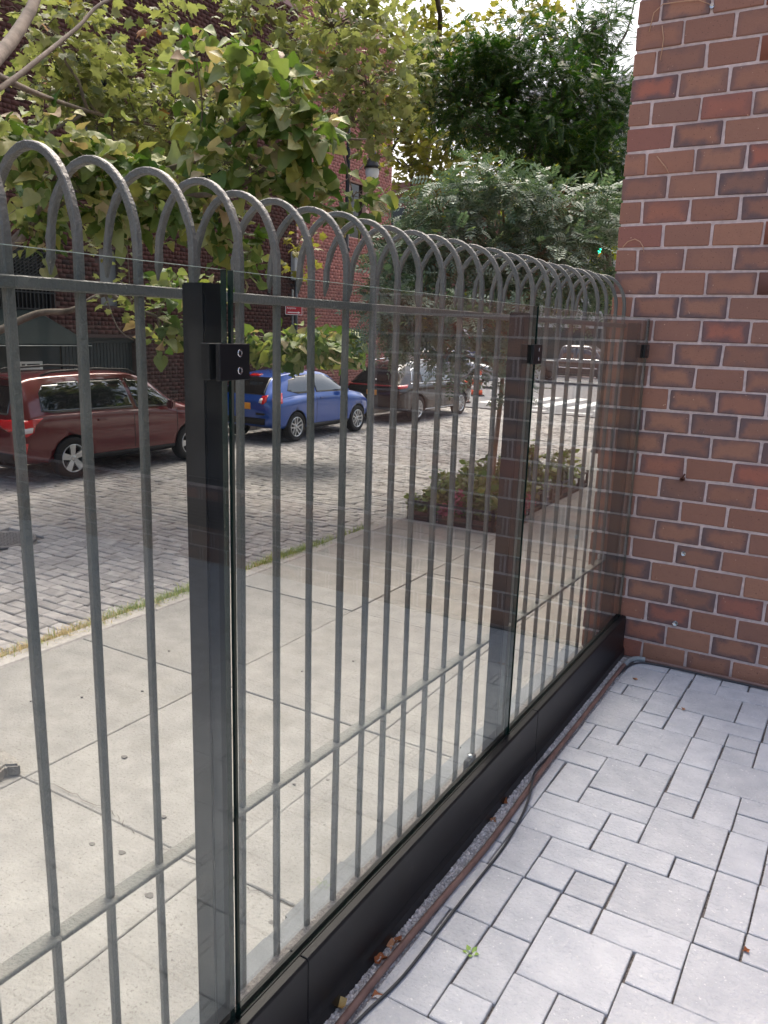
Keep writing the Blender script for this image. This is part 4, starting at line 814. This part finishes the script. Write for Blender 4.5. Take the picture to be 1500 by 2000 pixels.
for k, (nm, m) in enumerate((('green_lens', plain('lens_green', s(40, 240, 190), .3, 0, 0, 4)), ('amber_lens', plain('lens_amber', s(90, 60, 16), .3)), ('red_lens', plain('lens_red', s(80, 18, 18), .3)))):
    MB().lathe([(0, -.275), (.08, -.27), (.105, -.261)], 18, 'y', (hx, 0, hz + k * .36)).build(nm, m, hb); MB().lathe([(.12, -.261), (.12, -.45)], 18, 'y', (hx, 0, hz + k * .36)).build('visor', YL, hb)
# distant blocks closing the avenue
def block(name, x0, x1, y0, y1, h, c1, c2, label, wc):
    t = thing(name, ((x0 + x1) / 2, y0, -.985), label, 'building'); m = surf(name + '_wall', c1, c2, .3, .9, .1); hw = (x1 - x0) / 2
    MB().box((-hw, 0, 0), (hw, y1 - y0, h)).build('wall', m, t); MB().box((-hw - .2, -.25, h - .5), (hw + .2, -.001, h + .3)).build('cornice', m, t)
    wm = bpy.data.meshes.get('far_window') or MB().box((-.65, -.04, 0), (.65, .0, 1.8)).mesh('far_window', DARKGL)
    for f in range(int(h // 3.4)):
        for i in range(int(hw * 2 // 3)): inst('window', wm, t, (-hw + 1.5 + i * 3, -.002, 1.2 + f * 3.4))
    return t
block('brown_corner_building', -60, -27.5, 62, 74, 15, s(120, 84, 74), s(104, 72, 64), 'brown corner building far beyond the avenue at left', 0)
block('pale_building', -26.5, -12, 64, 76, 22, s(214, 210, 204), s(190, 186, 180), 'pale stone building closing the far end of the street', 0)
block('orange_brick_building', -11, 10, 62, 74, 13, s(176, 110, 84), s(150, 92, 74), 'orange brick building far beyond the traffic signal', 0)

# ------------------------------------------------------------------ foliage
def fan(out, zf=lambda x, y: 0.0, c=(0, .45)):
    V = [(c[0], c[1], zf(*c))] + [(x, y, zf(x, y)) for x, y in out]; n = len(out)
    return np.array(V, float), np.array([(0, 1 + j, 1 + (j + 1) % n) for j in range(n)])
def fan2(out, zf, c):
    n = len(out); mid = [(c[0] + (x - c[0]) * .55, c[1] + (y - c[1]) * .55) for x, y in out]
    V = [(c[0], c[1], zf(*c))] + [(x, y, zf(x, y)) for x, y in mid] + [(x, y, zf(x, y)) for x, y in out]
    F = [(0, 1 + j, 1 + (j + 1) % n) for j in range(n)]
    for j in range(n): k = (j + 1) % n; F += [(1 + j, 1 + n + j, 1 + n + k), (1 + j, 1 + n + k, 1 + k)]
    return np.array(V, float), np.array(F)
def T_plane(q):      # five-lobed plane leaf, stalk end at the origin
    o = [(0, 0), (.16, .06), (.42, -.02), (.30, .22), (.58, .42), (.33, .52), (.30, .74), (.15, .70), (0, 1.02), (-.15, .70), (-.30, .74), (-.33, .52), (-.58, .42), (-.30, .22), (-.42, -.02), (-.16, .06)]
    return fan2(o, lambda x, y: -.45 * q * x * x * 1.6 + .10 * abs(x) - .35 * q * (y - .3) ** 2 + .03 * math.sin(11 * x + 5 * y), (0, .35))
def T_heart(q):      # broad heart-shaped catalpa leaf
    o = [(0, .06), (.22, -.05), (.42, .08), (.50, .32), (.42, .58), (.24, .82), (.05, 1.05), (-.05, 1.05), (-.24, .82), (-.42, .58), (-.50, .32), (-.42, .08), (-.22, -.05)]
    return fan2(o, lambda x, y: .55 * q * abs(x) ** 1.3 - .5 * q * y * y + .05 * math.sin(9 * y + 7 * x) + .03 * math.sin(17 * y - 9 * x), (0, .42))
def T_oval(w=.3):
    o = [(0, 0), (w * .8, .25), (w, .5), (w * .6, .8), (0, 1.0), (-w * .6, .8), (-w, .5), (-w * .8, .25)]
    return fan(o, lambda x, y: -.5 * abs(x) - .25 * y * y, (0, .5))
def T_comp(pairs, lw, droop):   # pinnate leaf: leaflets along a stalk of length 1
    V = []; F = []
    def leaflet(b, d, L, w):
        n = len(V); d = np.array(d); s_ = np.array([-d[1], d[0], 0]); b = np.array(b)
        V.extend([b, b + d * L * .45 + s_ * w, b + d * L, b + d * L * .45 - s_ * w]); F.append((n, n + 1, n + 2)); F.append((n, n + 2, n + 3))
    for k in range(pairs):
        y = .18 + .74 * k / (pairs - 1); z = -droop * y * y; L = lw * (1 - .25 * abs(k / (pairs - 1) - .4))
        for sd in (-1, 1): leaflet((0, y, z), (.93 * sd, .35, -.15), L, L * .24)
    leaflet((0, .95, -droop * .9), (0, 1, -.2), lw * .9, lw * .22)
    n = len(V); V.extend([np.array(q) for q in ((-.008, 0, 0), (.008, 0, 0), (.004, .96, -droop * .92), (-.004, .96, -droop * .92))]); F += [(n, n + 1, n + 2), (n, n + 2, n + 3)]
    return np.array(V, float), np.array(F)
def frames(n, dirs, tilt):
    """leaf axis roughly along dirs (n,3), blade normal roughly up"""
    d = dirs + RNG.normal(0, .35, (n, 3)); d /= np.linalg.norm(d, axis=1)[:, None]
    up = np.array([0, 0, 1.0]) + RNG.normal(0, tilt, (n, 3)); x = np.cross(d, up); x /= np.linalg.norm(x, axis=1)[:, None] + 1e-9; z = np.cross(x, d)
    return np.stack([x, d, z], 2)      # columns x,y,z
def clump_points(clusters, leaves_per, leafr, spread_depth):
    """clusters: px,py,rx,ry,depth,twigs -> leaf base points, outward directions, twig list"""
    P = []; D = []; tw = []; ai = [np.array(a) for a in AX]
    for ci, (px, py, rx, ry, dp_, nt_) in enumerate(clusters):
        c = np.array(dep(px, py, dp_)); rx_, ry_ = rx * dp_ / FPX, ry * dp_ / FPX
        for _ in range(nt_):
            u = RNG.normal(0, 1, 3); u /= np.linalg.norm(u); u *= RNG.random() ** .4
            t = c + ai[0] * u[0] * rx_ + ai[1] * u[1] * ry_ + ai[2] * u[2] * spread_depth * min(rx_ * 1.2 + .3, 1.6)
            tw.append((ci, t)); m = max(2, int(RNG.normal(leaves_per, leaves_per * .25)))
            od = t - c; od[2] *= .4; od /= np.linalg.norm(od) + 1e-6; od[2] -= .35
            for _k in range(m):
                w = RNG.normal(0, 1, 3); w /= np.linalg.norm(w); P.append(t + w * leafr * RNG.random() ** .5); D.append(od * .6 + w * np.array([1, 1, .45]))
    return np.array(P), np.array(D), tw
def leaf_cloud(name, P, Fm, S, tmpls, mat, parent, origin, kind='stuff'):
    V = []; F = []; n0 = 0; which = RNG.integers(0, len(tmpls), len(P))
    for ti, (tv, tf) in enumerate(tmpls):
        k = np.where(which == ti)[0]
        if not len(k): continue
        W = np.einsum('nij,vj->nvi', Fm[k], tv) * S[k][:, None, None] + P[k][:, None, :] - np.array(origin)
        V.append(W.reshape(-1, 3)); F.append((tf[None] + (np.arange(len(k)) * len(tv))[:, None, None]).reshape(-1, 3) + n0); n0 += len(k) * len(tv)
    o = bpy.data.objects.new(name, arr_mesh(name, np.concatenate(V), np.concatenate(F), mat, None, True)); return link(o, parent, kind=kind)
def jag(a, b, k, amp):
    out = []
    for j in range(k + 1):
        t = j / k; q = Vector(a).lerp(Vector(b), t); e = amp * math.sin(math.pi * t)
        out.append(q + Vector((random.uniform(-e, e), random.uniform(-e, e), random.uniform(-e, e) + e)))
    return out
def tree(name, base, label, limbs, clusters, leaf, bark, group='street trees', parts=0, twig_r=.008, trunk_r=.16, twigfrac=.5, limbless=()):
    """limbs: list of point lists with radii, first one is the trunk; every cluster hangs on the nearest limb point"""
    t = thing(name, base, label, 'tree', group); B = Vector(base)
    lp_ = []
    for i, (pts, r0, r1) in enumerate(limbs):
        sp_ = spline(pts, 5); n = len(sp_); rad = [r0 + (r1 - r0) * (j / (n - 1)) ** .8 for j in range(n)]
        if i == 0: rad[0] *= 1.5; rad[1] *= 1.2
        MB().tube([p - B for p in sp_], rad, 10 if r0 > .05 else 7).build('trunk' if i == 0 else 'branch', bark, t); lp_ += [(p, r) for p, r in zip(sp_, rad)][3 if i == 0 else 0:]
    tm, mat, sz, per, lr, sd, tilt = leaf
    P, D, tw = clump_points(clusters, per, lr, sd); m = MB(); hub = {}
    for ci, cl in enumerate(clusters):
        c = dep(cl[0], cl[1], cl[4]); q, r = min(lp_, key=lambda a: (a[0] - c).length_squared); hub[ci] = c
        if (q - c).length > .1: m.tube([p - B for p in jag(q, c, 6, .12 * (q - c).length * .5)], [min(r, .03) * (1 - .6 * j / 6) for j in range(7)], 6)
    for ci, p in tw:
        if RNG.random() < twigfrac: m.tube([q - B for q in jag(hub[ci], p, 3, .06)], [twig_r, twig_r * .8, twig_r * .6, twig_r * .35], 4, cap=False)
    if m.v: m.build('twigs', bark, t, kind='stuff')
    Fm = frames(len(P), D, tilt); S = sz * RNG.uniform(.45, 1.3, len(P))
    if parts:
        pj = np.array([proj(p) for p in P]); inn = (pj[:, 0] > 5) & (pj[:, 0] < 1495) & (pj[:, 1] > 5) & (pj[:, 1] < 1000); score = np.where(inn, S / np.maximum(pj[:, 2], .1), 0); idx = np.argsort(-score)[:parts]
        mes = [arr_mesh('leaf', v, f, mat, None, True) for v, f in tm]
        for k in idx:
            o = bpy.data.objects.new('leaf', mes[k % len(mes)]); o.matrix_local = Matrix.Translation(Vector(P[k]) - B) @ Matrix(Fm[k].tolist()).to_4x4() @ Matrix.Scale(float(S[k]), 4); link(o, t)
        keep = np.ones(len(P), bool); keep[idx] = False; P, Fm, S = P[keep], Fm[keep], S[keep]
    leaf_cloud('crown', P, Fm, S, tm, mat, t, B); return t
BARKG = surf('plane_bark', s(128, 118, 106), s(84, 76, 68), 6, .9, .6, 30, .01); BARKD = surf('dark_bark', s(84, 74, 66), s(60, 52, 46), 10, .9, .8, 40, .01); BARKT = surf('tan_bark', s(160, 132, 104), s(124, 100, 80), 9, .9, .5, 40, .008)
L_PL = leaf_mat('plane_leaf', [(0, s(100, 114, 64)), (.3, s(132, 142, 90)), (.6, s(90, 104, 58)), (.85, s(156, 162, 114)), (.97, s(168, 160, 84)), (1, s(164, 108, 60))], s(150, 154, 112), .34)
L_PL2 = leaf_mat('plane_leaf_far', [(0, s(112, 110, 42)), (.4, s(136, 130, 50)), (.8, s(98, 104, 46)), (1, s(150, 118, 46))], s(130, 126, 66), .45)
L_CA = leaf_mat('catalpa_leaf', [(0, s(66, 98, 42)), (.25, s(96, 122, 60)), (.5, s(122, 140, 82)), (.7, s(160, 168, 124)), (.82, s(156, 164, 84)), (.92, s(184, 174, 144)), (1, s(188, 160, 134))], None, .3)
L_HL = leaf_mat('locust_leaf', [(0, s(34, 66, 26)), (.5, s(46, 82, 32)), (.9, s(66, 98, 38)), (1, s(110, 120, 40))], None, .3)
L_SO = leaf_mat('pagoda_leaf', [(0, s(78, 102, 86)), (.4, s(106, 130, 112)), (.8, s(86, 112, 90)), (.95, s(140, 160, 140)), (1, s(150, 156, 70))], s(128, 148, 134), .22, .5)
L_YE = leaf_mat('yellow_leaf', [(0, s(150, 158, 40)), (.6, s(176, 176, 50)), (1, s(120, 140, 50))], None, .45)
ky = -4.75
# near plane tree, trunk beyond the left edge on our kerb, limbs over the street
b0 = Vector((-4.7, -2.3, -.92))
limb = lambda *p: [dep(*q) for q in p]
tree('plane_tree', b0, 'plane tree with pale lobed leaves spreading over the top left of the street', [
    ([b0, b0 + Vector((0, .05, 1.2)), b0 + Vector((-.05, .2, 2.6)), b0 + Vector((-.1, .6, 4.0)), b0 + Vector((-.3, 1.2, 5.6)), b0 + Vector((-.7, 2.0, 7.5))], .2, .07),
    ([b0 + Vector((-.05, .25, 2.8)), dep(-120, 190, 5.2), dep(0, 105, 6.4), dep(60, 20, 7.2), dep(110, -80, 8.0), dep(240, -60, 10)], .075, .035),
    ([b0 + Vector((-.06, .3, 3.0)), dep(-150, 240, 5.6), dep(0, 172, 7.0), dep(80, 112, 7.8), dep(150, 55, 8.6), dep(225, -5, 9.4), dep(420, -40, 11)], .034, .015),
    ([b0 + Vector((-.1, .7, 4.2)), dep(100, -260, 8), dep(400, -130, 10.5), dep(640, -20, 12), dep(760, 60, 13)], .09, .02),
    ([dep(400, -130, 10.5), dep(520, 30, 11.5), dep(600, 130, 12), dep(690, 230, 12.4)], .04, .012),
    ([dep(-40, 130, 6.4), dep(90, 190, 9), dep(220, 230, 11.5), dep(330, 250, 12.5)], .04, .012)],
    [(650, 50, 150, 60, 12, 70), (720, 170, 110, 70, 12, 60), (560, 150, 70, 60, 11.6, 26), (475, 30, 45, 40, 11, 14), (790, 110, 55, 100, 13, 40), (240, 170, 120, 50, 12, 46), (340, 215, 100, 60, 12.5, 44), (140, 175, 80, 45, 11, 28), (90, 50, 90, 45, 10, 26), (190, 245, 120, 50, 12, 40), (40, 340, 60, 60, 11, 20), (690, 240, 85, 20, 12, 24), (215, 480, 60, 26, 12, 9), (600, -60, 200, 50, 12, 40), (330, 20, 40, 30, 11.5, 8), (160, 20, 50, 40, 10.5, 14), (400, 300, 80, 40, 12.5, 20), (290, 300, 80, 40, 12.5, 22), (255, 590, 50, 16, 13, 5), (440, 190, 60, 60, 12.5, 20)],
    ([T_plane(.6), T_plane(1.1), T_plane(.2)], L_PL, .155, 10, .30, 1.0, .6), BARKG, parts=290)
# catalpa across the street, trunk beyond the left edge
b1 = Vector((-12.7, 3.6, -.88))
tree('catalpa_tree', b1, 'big leaved catalpa tree with drooping branches across the street at left', [
    ([b1, b1 + Vector((0, .05, 1.0)), b1 + Vector((.15, .2, 2.2)), b1 + Vector((.4, .6, 3.6)), b1 + Vector((.9, 1.2, 4.8)), b1 + Vector((1.6, 2.2, 5.8))], .22, .07),
    ([b1 + Vector((.1, .1, 1.9)), dep(-90, 690, 13.0), dep(0, 645, 13.4), dep(75, 612, 13.6), dep(140, 606, 13.8), dep(205, 575, 14.0), dep(270, 605, 14.2), dep(380, 640, 14.5), dep(520, 660, 15), dep(640, 672, 15.2)], .085, .015),
    ([b1 + Vector((.5, .7, 3.9)), dep(-40, 520, 11.6), dep(60, 440, 11), dep(180, 360, 10.5), dep(330, 330, 10.2), dep(420, 290, 10), dep(500, 230, 9.7), dep(575, 180, 9.5)], .08, .012),
    ([dep(180, 360, 10.5), dep(420, 380, 10.3), dep(560, 300, 10.2), dep(650, 275, 10.4), dep(715, 272, 10.8)], .045, .012),
    ([dep(-40, 520, 11.6), dep(40, 470, 11), dep(90, 380, 10), dep(130, 300, 9.4)], .06, .012),
    ([dep(205, 575, 14.0), dep(230, 640, 14), dep(262, 665, 14)], .018, .006), ([dep(380, 320, 10.2), dep(395, 220, 9.8), dep(385, 130, 9.6), dep(380, 90, 9.6)], .016, .006)],
    [(530, 180, 70, 55, 9.6, 20), (590, 250, 55, 55, 9.6, 14), (440, 240, 55, 45, 10, 11), (385, 110, 35, 40, 9.6, 6), (480, 340, 110, 40, 10.2, 24), (605, 348, 52, 32, 10.4, 14), (690, 385, 38, 22, 10.6, 7), (50, 245, 60, 45, 9.2, 10), (120, 330, 100, 50, 9.6, 20), (250, 340, 90, 45, 10.2, 18), (60, 430, 60, 55, 10.4, 14), (330, 410, 90, 55, 10.6, 22), (210, 420, 70, 40, 10.6, 12), (430, 440, 40, 40, 10.8, 9), (470, 510, 28, 45, 11.2, 8), (605, 680, 85, 10, 15, 28), (500, 668, 36, 18, 15, 12), (660, 676, 50, 14, 15.2, 16), (560, 700, 50, 10, 15, 8), (310, 640, 48, 26, 14.2, 12), (330, 560, 50, 20, 14, 8), (480, 690, 20, 12, 15, 3), (545, 680, 50, 12, 14.8, 12), (400, 560, 30, 20, 13.5, 4)],
    ([T_heart(.5), T_heart(1.0), T_heart(-.4)], L_CA, .205, 8, .30, .9, .75), BARKG, parts=290)
# second plane tree further down the street
b2 = Vector((-12.9, 20.4, -.88))
tree('plane_tree', b2, 'olive leaved plane tree further along behind the lamp post', [
    ([b2, b2 + Vector((.05, 0, 2)), b2 + Vector((.3, -.2, 4)), b2 + Vector((.8, -.6, 6.5)), b2 + Vector((1.3, -.8, 9))], .22, .08),
    ([b2 + Vector((.4, -.3, 4.8)), dep(800, 260, 21), dep(760, 300, 20), dep(720, 310, 19.5)], .06, .015), ([b2 + Vector((.8, -.6, 6.5)), dep(900, 160, 20), dep(980, 100, 19), dep(1030, 60, 19)], .07, .015), ([b2 + Vector((1.0, -.7, 7.4)), dep(860, 30, 19), dep(800, -20, 18)], .07, .05), ([b2 + Vector((.3, -.2, 4)), dep(880, 270, 20), dep(960, 260, 19)], .05, .012)],
    [(810, 190, 46, 70, 20.5, 46), (800, 290, 44, 50, 20.5, 34), (835, 80, 36, 60, 20.5, 30), (860, 360, 40, 40, 20.5, 24), (870, 190, 90, 90, 20, 90), (900, 280, 90, 45, 19, 50), (800, 325, 38, 32, 19.5, 14), (840, 70, 40, 60, 20, 26), (930, 90, 60, 40, 19, 26), (1000, 40, 60, 40, 19, 22), (960, 290, 60, 30, 18, 24), (880, 330, 70, 30, 20, 24), (820, 130, 40, 60, 20, 20), (580, 480, 24, 50, 18.5, 10), (770, 260, 50, 30, 20, 16), (830, 380, 36, 36, 20, 12), (1080, 30, 60, 40, 19, 18)],
    ([T_plane(.6), T_plane(1.1)], L_PL2, .19, 7, .42, 1.2, .6), BARKD, parts=150)
# dark locust and pale pagoda trees on our kerb
b3 = Vector((-3.9, 13.4, -.92))
tree('locust_tree', b3, 'dark green feathery locust tree hanging over the right of the street', [
    ([b3, b3 + Vector((0, 0, 1.5)), b3 + Vector((-.1, -.1, 3)), b3 + Vector((-.2, -.4, 4.6)), b3 + Vector((-.4, -.8, 6.5)), b3 + Vector((-.6, -1, 8.2))], .15, .05),
    ([b3 + Vector((-.1, -.1, 3.2)), dep(1090, 330, 15), dep(990, 230, 14), dep(930, 180, 13.5), dep(870, 150, 13.5)], .06, .012), ([b3 + Vector((-.2, -.4, 4.4)), dep(1130, 240, 14.5), dep(1080, 120, 14), dep(1060, 60, 14)], .05, .012), ([b3 + Vector((-.1, -.1, 2.6)), dep(1170, 380, 14.5), dep(1120, 330, 13.8), dep(1050, 350, 13.5)], .04, .01), ([b3 + Vector((-.3, -.6, 5.4)), dep(1190, 140, 15), dep(1225, 60, 15), dep(1240, 0, 15)], .04, .012)],
    [(1000, 180, 110, 50, 14, 187), (950, 140, 60, 40, 13.6, 75), (1090, 230, 110, 60, 14.2, 204), (1120, 90, 90, 45, 14.4, 112), (1180, 60, 45, 50, 15, 58), (1040, 300, 90, 34, 13.8, 102), (1150, 340, 80, 56, 14.2, 143), (890, 170, 50, 32, 13.6, 51), (1195, 220, 40, 80, 14.6, 95), (1140, 410, 80, 26, 14, 75), (860, 120, 70, 26, 13.4, 24), (840, 205, 50, 22, 13.4, 14), (950, 262, 80, 20, 13.4, 26), (1060, 370, 70, 16, 13.4, 20), (1010, 90, 60, 40, 14, 61), (1200, 410, 40, 30, 14, 37), (900, 230, 50, 20, 13.6, 27)],
    ([T_comp(10, .20, .25), T_comp(9, .22, .1)], L_HL, .21, 11, .26, 1.1, .35), BARKD)
b4 = Vector((-3.35, 6.15, -.92))
tree('pagoda_tree', b4, 'young pagoda tree with grey green feathery leaves growing from the flower bed', [
    ([b4, b4 + Vector((.02, 0, .7)), dep(978, 780, 11.0), dep(985, 680, 11.1), dep(990, 560, 11.2), dep(985, 450, 11.3), dep(980, 370, 11.4)], .045, .012),
    ([dep(986, 660, 11.1), dep(900, 560, 10.8), dep(820, 500, 10.6), dep(750, 480, 10.6)], .022, .007), ([dep(988, 600, 11.2), dep(1060, 520, 11.2), dep(1120, 440, 11.2), dep(1180, 400, 11.3)], .022, .007), ([dep(988, 540, 11.2), dep(920, 450, 11), dep(870, 390, 10.9)], .018, .006), ([dep(985, 720, 11), dep(900, 690, 10.4), dep(830, 640, 10.2), dep(760, 620, 10.2)], .02, .006), ([dep(986, 690, 11.1), dep(940, 720, 10.6), dep(900, 740, 10.4)], .012, .005)],
    [(860, 420, 85, 55, 10.8, 90), (960, 390, 100, 55, 11.2, 111), (1080, 420, 100, 60, 11.2, 126), (1165, 430, 50, 40, 11.3, 50), (1170, 545, 40, 24, 11.3, 20), (780, 490, 55, 55, 10.6, 60), (900, 510, 100, 45, 10.9, 93), (1050, 510, 110, 50, 11.2, 114), (745, 575, 40, 50, 10.3, 51), (830, 600, 75, 50, 10.3, 84), (890, 650, 55, 32, 10.3, 40), (950, 700, 34, 26, 10.5, 14), (1000, 590, 80, 40, 11, 45), (870, 700, 24, 24, 10.2, 8), (770, 650, 50, 36, 10.2, 33), (1120, 570, 60, 40, 11.3, 45), (960, 640, 50, 40, 10.8, 27), (1010, 760, 22, 36, 10.4, 12)],
    ([T_comp(6, .29, .3), T_comp(5, .31, .15)], L_SO, .235, 6, .17, .8, .5), BARKT)
b5 = Vector((-6.6, 33.5, -.985))
b5 = Vector((-13.5, 61, -.985))
tree('yellow_tree', b5, 'yellow green tree glowing beyond the avenue near the wall', [([b5, b5 + Vector((0, 0, 4)), dep(1080, 330, 62), dep(1090, 260, 62)], .3, .1)], [(1100, 300, 70, 26, 61, 60), (1050, 330, 70, 40, 61, 60), (1150, 290, 60, 30, 61, 40), (1160, 480, 60, 40, 60, 30), (1010, 380, 60, 50, 62, 50), (1110, 400, 90, 60, 62, 60)], ([T_plane(.5)], L_YE, .45, 8, 1.0, 1.5, .6), BARKD)

# ------------------------------------------------------------------ flower bed with low fence
bed = thing('tree_pit', (-3.55, 7.2, -.92), 'planting bed edged by a low black metal fence at the kerb', 'flower bed')
BB = Vector((-3.55, 7.2, -.92)); X0, X1, Y0, Y1 = -4.13, -2.98, 5.36, 9.2
MB().box((X0 - BB.x, Y0 - BB.y, -.1), (X1 - BB.x, Y1 - BB.y, .03)).build('soil', DIRT, bed)
WOOD = surf('edging_wood', s(92, 62, 56), s(64, 44, 42), 10, .8, .4)
for a, b in (((X0, Y0 - .03, 0), (X1, Y0, .13)), ((X1, Y0 - .03, 0), (X1 + .03, Y1, .13))): MB().box((a[0] - BB.x, a[1] - BB.y, a[2]), (b[0] - BB.x, b[1] - BB.y, b[2])).build('edging_board', WOOD, bed)
for (xa, ya), (xb, yb) in (((X0, Y0 - .05), (X1 + .05, Y0 - .05)), ((X0, Y0 - .05), (X0, Y1)), ((X1 + .05, Y0 - .05), (X1 + .05, Y1))):
    for z_ in (.07, .27): MB().bar((xa - BB.x, ya - BB.y, z_), (xb - BB.x, yb - BB.y, z_), .025, .03).build('rail', BLK, bed)
    n = 4 if abs(xa - xb) > .1 else 9
    for k in range(n + 1): q = k / n; x_, y_ = xa + (xb - xa) * q - BB.x, ya + (yb - ya) * q - BB.y; MB().box((x_ - .018, y_ - .018, -.02), (x_ + .018, y_ + .018, .30)).build('post', BLK, bed)
L_CO = leaf_mat('coleus_leaf', [(0, s(98, 126, 56)), (.3, s(132, 156, 74)), (.5, s(104, 104, 62)), (.7, s(158, 176, 94)), (.88, s(108, 96, 66)), (1, s(186, 194, 104))], None, .25, .4)
def shrub(name, x, y, h, r, n, sz, mat, label, grp, z0=-.89, t_=None):
    t = thing(name, (x, y, z0), label, 'plant', grp); P = []; D = []; m = MB()
    for k in range(max(5, n // 14)):
        a = RNG.uniform(0, 6.28); q = r * RNG.random() ** .5; hh = h * RNG.uniform(.55, 1.0) * (1 - .3 * q / r); tip = np.array([q * math.cos(a), q * math.sin(a), hh]); m.tube([(tip[0] * .3, tip[1] * .3, 0), (tip[0] * .8, tip[1] * .8, hh * .5), tuple(tip)], [.008, .006, .003], 5)
        for j in range(14):
            f_ = RNG.uniform(.3, 1.0); b = np.array([tip[0] * (.4 + .6 * f_), tip[1] * (.4 + .6 * f_), hh * f_]); w = RNG.normal(0, 1, 3); w[2] = abs(w[2]) * .3; w /= np.linalg.norm(w); P.append(b + w * .03); D.append(w + np.array([0, 0, -.25]))
    m.build('stems', MATS.get('stem') or plain('stem', s(110, 120, 70), .7), t); P = np.array(P) + np.array([x, y, z0]); leaf_cloud('foliage', P, frames(len(P), np.array(D), .5), sz * RNG.uniform(.6, 1.25, len(P)), t_ or [T_oval(.34), T_oval(.28)], mat, t, (x, y, z0)); return t
CO = [(-4.0, 5.65, .42, 'low yellow green coleus at the kerb end of the bed'), (-3.86, 5.98, .78, 'tall coleus second from the kerb corner of the bed'), (-3.66, 5.66, .66, 'coleus with pink flowers at the front of the bed'), (-3.36, 5.72, .86, 'tallest coleus in the bed beside the tree stem'), (-3.12, 5.70, .62, 'coleus at the inner front corner of the bed'), (-3.5, 6.25, .95, 'coleus behind the front row near the tree stem'), (-3.1, 6.45, .8, 'coleus behind the dark post in the bed'), (-3.75, 6.7, .8, 'coleus in the middle of the bed near the kerb'), (-3.2, 7.4, 1.0, 'brownish coleus in the far half of the bed'), (-3.55, 7.9, 1.05, 'large coleus near the far end of the bed'), (-3.12, 8.5, .9, 'last coleus at the far inner corner of the bed'), (-3.8, 7.5, .8, 'coleus along the kerb side of the far half of the bed')]
for x, y, h, lab in CO: shrub('coleus_plant', x, y, h * .98, .29, 330, .115, L_CO, lab, 'coleus plants in the flower bed')
PK = leaf_mat('pink_petal', [(0, s(206, 110, 130)), (.6, s(190, 80, 100)), (1, s(226, 150, 164))], None, .3)
for (px, py, y, lab) in ((893, 945, 5.45, 'pink caladium clump in the front of the bed'), (873, 976, 5.42, 'deep red caladium clump low at the front of the bed'), (1032, 932, 6.6, 'pink caladium clump beyond the dark post'), (1027, 955, 6.3, 'small pink caladium low beyond the dark post')):
    p = at(px, py, 'y', y); shrub('caladium_plant', p.x, y, p.z + .95, .06, 14, .075, PK, lab, 'pink caladiums in the flower bed', -.89, [T_heart(.3)])

# ------------------------------------------------------------------ weeds along the kerb
def blades(name, n, area, h, mat, label):
    P = np.array([area() for _ in range(n)]); a = RNG.uniform(0, 6.28, n); hh = h * RNG.uniform(.35, 1.2, n); ln = RNG.uniform(.2, 1.1, n); wv = .0022
    d = np.stack([np.cos(a), np.sin(a), 0 * a], 1); e = np.stack([-np.sin(a), np.cos(a), 0 * a], 1) * wv; up = np.array([0, 0, 1.0])
    q1 = P + d * (hh * ln * .3)[:, None] + up * (hh * .6)[:, None]; q2 = P + d * (hh * ln)[:, None] + up * (hh * (1 - .45 * ln))[:, None]
    V = np.stack([P - e, P + e, q1 + e, q1 - e, q2], 1).reshape(-1, 3); b = (np.arange(n) * 5)[:, None]
    F = np.concatenate([b + np.array([0, 1, 2]), b + np.array([0, 2, 3]), b + np.array([3, 2, 4])]); o = bpy.data.objects.new(name, arr_mesh(name, V, F, mat)); link(o, None, kind='stuff', label=label, category='grass')
def kerbline(ws):
    def f():
        while True:
            y = RNG.uniform(-1.6, 4.9); d = sum(math.exp(-((y - c) / w) ** 2) * k for c, w, k in ws)
            if RNG.random() < d: return (-4.35 + RNG.normal(0, .045), y, -.985 + .03 * RNG.random())
    return f
GG = leaf_mat('grass_green', [(0, s(104, 128, 50)), (.5, s(126, 146, 64)), (1, s(160, 164, 90))], None, .3); GD = leaf_mat('grass_dry', [(0, s(196, 172, 122)), (.5, s(176, 150, 104)), (1, s(214, 196, 150))], None, .3)
blades('green_grass', 3600, kerbline([(.9, .55, 1), (1.6, .3, .8), (2.9, .5, .9), (3.5, .4, .5), (4.4, .25, .4), (-.2, .3, .25)]), .14, GG, 'green weeds growing along the kerb joint')
blades('dry_grass', 3600, kerbline([(-.6, .6, 1), (.2, .4, .9), (.9, .4, .35), (2.6, .3, .5), (-1.3, .4, .7)]), .12, GD, 'dry straw coloured grass along the kerb joint')
